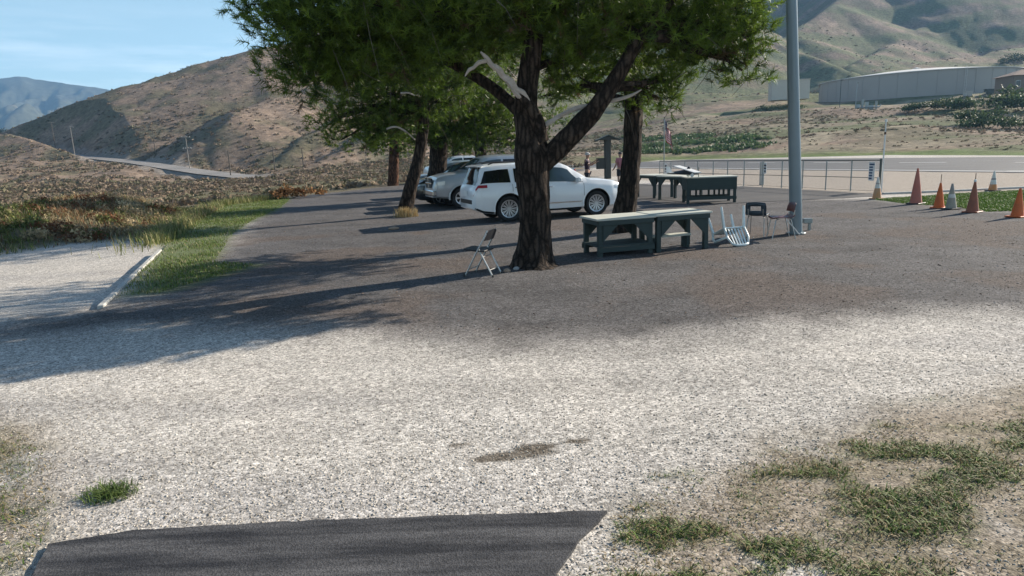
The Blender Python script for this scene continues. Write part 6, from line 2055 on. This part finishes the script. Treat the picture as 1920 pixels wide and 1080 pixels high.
# ================================================================== TANK AND BUILDINGS
M['tank'] = mat_plain('beige grey tank steel', (0.36, 0.335, 0.31), 0.55, 0.05, 0.06, 0.08)
M['tank_roof'] = mat_plain('pale tank roof', (0.62, 0.60, 0.57), 0.6, 0.0, 0.06, 0.1)
TR, TH = 34.0, 8.6
tank = thing('water_tank', 'wide low beige steel water tank on the bench below the hills', 'water tank', (TANK_C.x, TANK_C.y, TANK_Z))
NP = 36
for i in range(NP):                                   # wall plates, each proud or shy of its neighbour
    a0_ = 2 * math.pi * i / NP; a1_ = 2 * math.pi * (i + 1) / NP
    m = MB(); r_ = TR + (0.03 if i % 2 else 0.0)
    V = []
    for k in range(5):
        a = a0_ + (a1_ - a0_) * k / 4
        V += [(r_ * math.cos(a), r_ * math.sin(a), -0.5), (r_ * math.cos(a), r_ * math.sin(a), TH)]
    m.add(V, [(2 * k, 2 * k + 2, 2 * k + 3, 2 * k + 1) for k in range(4)]); m.build('wall_plate', M['tank'], tank, smooth=True)
    m = MB(); m.box((TR * math.cos(a0_) * 1.002, TR * math.sin(a0_) * 1.002, TH / 2), (0.14, 0.14, TH)); m.build('seam_rib', M['tank'], tank)
m = MB(); m.lathe([(TR + 0.5, TH), (TR + 0.5, TH + 0.25), (TR * 0.5, TH + 2.3), (0, TH + 3.2)], 96); m.build('roof', M['tank_roof'], tank, smooth=True, angle=20)
m = MB(); m.lathe([(1.2, TH + 2.9), (1.2, TH + 3.8), (1.6, TH + 3.85), (0, TH + 4.3)], 16); m.build('roof_vent', M['tank_roof'], tank)
m = MB()
for sx in (-0.3, 0.3): m.tube([(-3.5 + sx, -TR - 0.25, 0), (-3.5 + sx, -TR - 0.25, TH + 0.8)], 0.06, 6)
for k in range(20): m.tube([(-3.8, -TR - 0.25, 0.5 + k * 0.48), (-3.2, -TR - 0.25, 0.5 + k * 0.48)], 0.035, 5)
m.build('ladder', M['tank_roof'], tank)

def building(name, label, u, v, d, w, dp, h, wall, roofm, flat=True, rz=0.0, windows=()):
    p = P(u, v, d)
    z = gz_at(p.x, p.y)
    z = max(z, p.z - 1.0)
    t = thing(name, label, 'building', (p.x, p.y, z - 0.4), rz)
    m = MB(); m.box((0, 0, h / 2), (w, dp, h)); m.build('wall', wall, t, bevel=0.02)
    m = MB()
    if flat:
        m.box((0, 0, h + 0.15), (w + 0.3, dp + 0.3, 0.3)); m.build('parapet', roofm, t, bevel=0.02)
    else:
        e = 0.7
        V = [(-w / 2 - e, -dp / 2 - e, h), (w / 2 + e, -dp / 2 - e, h), (w / 2 + e, dp / 2 + e, h), (-w / 2 - e, dp / 2 + e, h), (-w / 2 + dp / 2, 0, h + 1.9), (w / 2 - dp / 2, 0, h + 1.9)]
        m.add(V, [(0, 1, 5, 4), (1, 2, 5), (2, 3, 4, 5), (3, 0, 4), (0, 3, 2, 1)]); m.build('roof', roofm, t)
    for (x, zz, ww, hh) in windows:
        m = MB(); m.box((x, -dp / 2 - 0.03, zz), (ww, 0.06, hh)); wo = m.build('window', M['white_paint'], t)
        m = MB(); m.box((x, -dp / 2 - 0.07, zz), (ww * 0.88, 0.03, hh * 0.88)); m.build('pane', M['glass'], wo)
    return t
M['stucco'] = mat_plain('cream stucco', (0.55, 0.50, 0.43), 0.9, 0, 0.05, 0.6)
M['stucco_brown'] = mat_plain('brown stucco', (0.22, 0.175, 0.14), 0.9, 0, 0.08, 0.6)
M['tile_roof'] = mat_plain('brown tile roof', (0.20, 0.13, 0.10), 0.9, 0, 0.2, 1.5)
building('pump_house', 'small cream flat roofed building behind hedges left of tank', 1478, 180, 238, 12, 8, 6.2, M['stucco'], M['stucco'], True, R(-12))
building('brown_house', 'brown building with tiled hip roof right of the tank', 1932, 163, 205, 15, 9, 4.6, M['stucco_brown'], M['tile_roof'], False, R(-6), [(-3.2, 2.3, 2.4, 1.7), (-6.2, 2.3, 1.3, 1.7)])

def utility_pole(label, u, vt, vb, d, arms=1, mat='creo_wood', r=0.16, group='utility poles along the hill road'):
    p = P(u, vb, d); top = P(u, vt, d)
    z = gz_at(p.x, p.y)
    t = thing('utility_pole', label, 'utility pole', (p.x, p.y, z), 0, group)
    H = max(top.z - z, 5)
    m = MB(); m.tube([(0, 0, -0.5), (0, 0, H)], [r, r * 0.7], 8); m.build('pole', M[mat], t, smooth=True)
    for k in range(arms):
        m = MB(); m.box((0, 0, H - 0.5 - 3.2 * k), (2.6, 0.18, 0.18)); m.build('cross_arm', M[mat], t)
        for x in (-1.1, -0.4, 0.4, 1.1):
            m = MB(); m.lathe([(0.05, H - 0.42 - 3.2 * k), (0.08, H - 0.3 - 3.2 * k), (0.03, H - 0.18 - 3.2 * k)], 6, None, (x, 0, 0)); m.build('insulator', M['galv'], t)
M['pole_grey'] = mat_wood('bleached pole wood', (0.24, 0.22, 0.20), 0.25, 0.9, (20, 20, 1))
utility_pole('pale utility pole with two cross arms in front of the road cut', 354, 254, 304, 198, 2, 'pole_grey')
utility_pole('pale utility pole with one cross arm against the far dark cut', 137, 236, 272, 275, 1, 'pole_grey')
utility_pole('leftmost dark utility pole by the pale track', 102, 228, 266, 300, 1)
utility_pole('dark utility pole in the brush right of the road bend', 432, 282, 323, 168, 0)
utility_pole('dark utility pole right of the near spur', 515, 275, 315, 178, 0)
utility_pole('thin dark utility pole on the big hill foot above the road', 291, 244, 282, 240, 0)
utility_pole('short thin pole left of the pine foliage', 569, 292, 312, 182, 0)

# lamps and gear in front of the tank
def site_lamp(label, u, vt, vb, d, mat):
    p = P(u, vb, d); top = P(u, vt, d); z = gz_at(p.x, p.y)
    t = thing('yard_light', label, 'yard light', (p.x, p.y, z), 0, 'yard lights by the tank')
    H = max(top.z - z, 3)
    m = MB(); m.tube([(0, 0, -0.3), (0, 0, H)], 0.1, 8); m.build('pole', M[mat], t, smooth=True)
    m = MB(); m.box((0.3, 0, H), (0.9, 0.4, 0.25)); m.build('lamp_head', M[mat], t, bevel=0.05)
site_lamp('dark yard light in front of the tank', 1575, 150, 188, 215, 'fence_green')
site_lamp('pale yard light beside the valve gear', 1605, 155, 188, 212, 'galv')
p = P(1622, 190, 205)
t = thing('valve_gear', 'grey pipes and cabinets in front of the tank', 'pump gear', (p.x, p.y, gz_at(p.x, p.y)))
for i, (x, w, h) in enumerate([(-2.2, 1.2, 1.6), (-0.6, 0.5, 3.0), (0.5, 0.9, 2.2), (2.0, 1.4, 1.3), (3.4, 0.4, 2.4)]):
    m = MB(); m.box((x, 0.4 * (i % 2), h / 2), (w, 0.8, h)); m.build('cabinet', M['galv'], t, bevel=0.04)
m = MB(); m.tube([(-3, -0.6, 0.6), (4, -0.6, 0.6), (4.5, -0.6, 1.4)], 0.2, 8); m.build('pipe', M['galv'], t, smooth=True)
for lab, u, v, w, mt in [('green utility cabinet at the right foot of the tank', 1858, 168, 3.6, 'fence_green'), ('grey low cabinet left of the green one at the tank', 1815, 170, 2.2, 'concrete')]:
    p = P(u, v, 222)
    t = thing('utility_cabinet', lab, 'cabinet', (p.x, p.y, gz_at(p.x, p.y)))
    m = MB(); m.box((0, 0, 0.75), (w, 1.5, 1.5)); m.build('housing', M[mt], t, bevel=0.05)
    m = MB(); m.box((0, 0, 1.55), (w + 0.2, 1.7, 0.1)); m.build('lid', M[mt], t)

def bush(label, u, v, d, r, col0, col1, n=900, flat=0.7, group='green bushes below the tank', name='bush'):
    p = P(u, v, d); z = gz_at(p.x, p.y)
    t = thing(name, label, 'bush', (p.x, p.y, z), 0, group)
    k = 9
    c = np.array([(RNG.normal(0, .55) * r, RNG.normal(0, .5) * r, abs(RNG.normal(0, .3)) * r * .8 + 0.15 * r) for _ in range(k)])
    V, F, C = leaf_cloud(c, np.full(k, r * 0.55), n // k, 0.17, rand_cols(k, col0, col1, 0.15), flat + 0.15)
    link('foliage', tri_mesh('foliage', V, F, C), M['leaf'], t)
    m = MB()
    for i in range(5): m.tube([(0, 0, -0.1), tuple(c[i] * 0.8)], [0.08, 0.02], 5)
    m.build('stem', M['creo_wood'], t)
G0, G1 = (0.035, 0.062, 0.025), (0.085, 0.115, 0.05)
for lab, u, v, d, r in [('leftmost small bush of the row below the tank', 1702, 205, 178, 2.3), ('second small bush from the left below the tank', 1735, 204, 176, 2.6), ('round bush in the middle of the row below the tank', 1775, 205, 172, 3.4),
                        ('large dark bush right of the round one', 1822, 210, 165, 4.2), ('large bush topping the bank below the brown building', 1872, 200, 172, 4.6), ('dark bush at the low right of the bank', 1810, 226, 140, 3.2),
                        ('bush at right picture edge below the brown building', 1915, 205, 165, 4.6), ('spreading pale bush in front of the row', 1850, 230, 134, 3.4), ('low bush at right picture edge in front', 1910, 228, 130, 2.8)]:
    bush(lab, u, v, d, r, G0, G1)
for lab, u, v, d, r in [('left clipped hedge bush at the cream building', 1440, 190, 222, 2.6), ('middle hedge bush at the cream building', 1462, 190, 222, 2.4), ('right hedge bush against the cream building', 1497, 187, 222, 2.6)]:
    bush(lab, u, v, d, r, (0.03, 0.06, 0.025), (0.06, 0.09, 0.035), 600, group='hedge at the cream building')
for lab, u, v, d, r in [('left tree on the slope above the tank', 1896, 122, 400, 6), ('right tree on the slope above the tank', 1916, 120, 410, 5), ('tree on the left skyline beside the road cut', 156, 222, 420, 6.5), ('smaller tree at the head of the pale track', 124, 230, 430, 4.5)]:
    bush(lab, u, v, d, r, (0.03, 0.045, 0.02), (0.07, 0.085, 0.04), 600, 0.95, 'lone trees on the slopes', 'round_tree')
for i, (u, v, d, r) in enumerate([(12, 258, 520, 6), (34, 254, 520, 7), (56, 251, 520, 6), (78, 247, 530, 7), (97, 243, 530, 6), (112, 239, 500, 5)]):
    bush(['leftmost tree of the far tree line', 'second tree from the left in the far tree line', 'third tree from the left in the far tree line', 'fourth tree from the left in the far tree line', 'fifth tree from the left in the far tree line', 'last tree of the far line, next to the cut'][i], u, v, d, r, (0.03, 0.045, 0.025), (0.06, 0.08, 0.04), 450, 0.8, 'far tree line at the left', 'round_tree')
# rusty dry bush at the end of the verge
b = G(536, 372)
t = thing('dry_bush', 'rusty dry bush at the far end of the grass verge', 'bush', (b.x, b.y, 0))
c = RNG.normal(0, 0.4, (14, 3)) * np.array((1.6, 0.8, 0.25)) + np.array((0, 0, 0.15))
V, F, C = leaf_cloud(c, np.full(14, 0.4), 60, 0.25, rand_cols(14, (0.16, 0.07, 0.03), (0.30, 0.17, 0.08)), 0.8)
link('foliage', tri_mesh('foliage', V, F, C), M['dry'], t)
m = MB()
for i in range(4): m.tube([(0, 0, -0.1), tuple(c[i])], [0.03, 0.01], 5)
m.build('stem', M['creo_wood'], t)

# dry tuft at the foot of the leaning pine
c = G(762, 406); n = 420
r_ = np.minimum(np.abs(RNG.normal(0, 0.16, n)), 0.28); a = RNG.uniform(0, 6.283, n)
o = blades('dry_grass_tuft', c.x + r_ * np.cos(a) * 1.5, c.y - 0.1 + r_ * np.sin(a), np.zeros(n), RNG.uniform(0.15, 0.42, n), RNG.uniform(0.1, 0.7, n), RNG.uniform(0.006, 0.012, n), rand_cols(n, (0.34, 0.25, 0.12), (0.55, 0.43, 0.24)), M['dry'], 'dry straw tuft at the foot of the leaning pine', 'grass tuft')
del o['kind']
# stones and debris
def rock(label, u, v, s, mat, name='rock'):
    b = G(u, v)
    bm = bmesh.new(); bmesh.ops.create_icosphere(bm, subdivisions=2, radius=1)
    for v_ in bm.verts:
        k = 0.75 + 0.5 * float(vnoise(np.array([v_.co.x * 1.6 + u]), np.array([v_.co.y * 1.6 + v_.co.z * 1.3]), 3)[0])
        v_.co = Vector((v_.co.x * s[0], v_.co.y * s[1], v_.co.z * s[2])) * k
    me = bpy.data.meshes.new(name); bm.to_mesh(me); bm.free()
    o = link(name, me, mat); o.location = (b.x, b.y, s[2] * 0.5)
    tag(o, label, 'rock')
M['stone_tan'] = mat_plain('tan stone', (0.36, 0.25, 0.18), 0.9, 0, 0.2, 12, 0.4, 30)
M['stone_grey'] = mat_plain('grey stone', (0.36, 0.35, 0.34), 0.9, 0, 0.2, 12, 0.4, 30)
rock('tan stone between folding chair and big pine', 951, 510, (0.07, 0.06, 0.045), M['stone_tan'])
rock('grey stone beside the foot of the big pine', 968, 506, (0.06, 0.05, 0.04), M['stone_grey'])
rock('dark flat stone in the sunlit gravel right of the leaning pine', 738, 430, (0.16, 0.09, 0.05), M['stone_tan'])
rock('white stone lying on the asphalt pad', 324, 1031, (0.014, 0.012, 0.010), M['white_paint'])
rock('small white stone at the left of the asphalt pad', 274, 1027, (0.011, 0.010, 0.008), M['white_paint'])

# ================================================================== AIR
hb = MB(); hb.box((0, 1500, 265), (7600, 4400, 670))
hm = bpy.data.materials.new('thin morning haze'); hm.use_nodes = True
hn = hm.node_tree.nodes; hn.clear()
ho = hn.new('ShaderNodeOutputMaterial'); hv = hn.new('ShaderNodeVolumePrincipled')
hv.inputs['Color'].default_value = (0.32, 0.61, 1.0, 1)
hv.inputs['Density'].default_value = 0.00016
hv.inputs['Anisotropy'].default_value = 0.2
hm.node_tree.links.new(hv.outputs['Volume'], ho.inputs['Volume'])
tag(hb.build('haze', hm), 'thin blue morning haze in the air', kind='stuff')
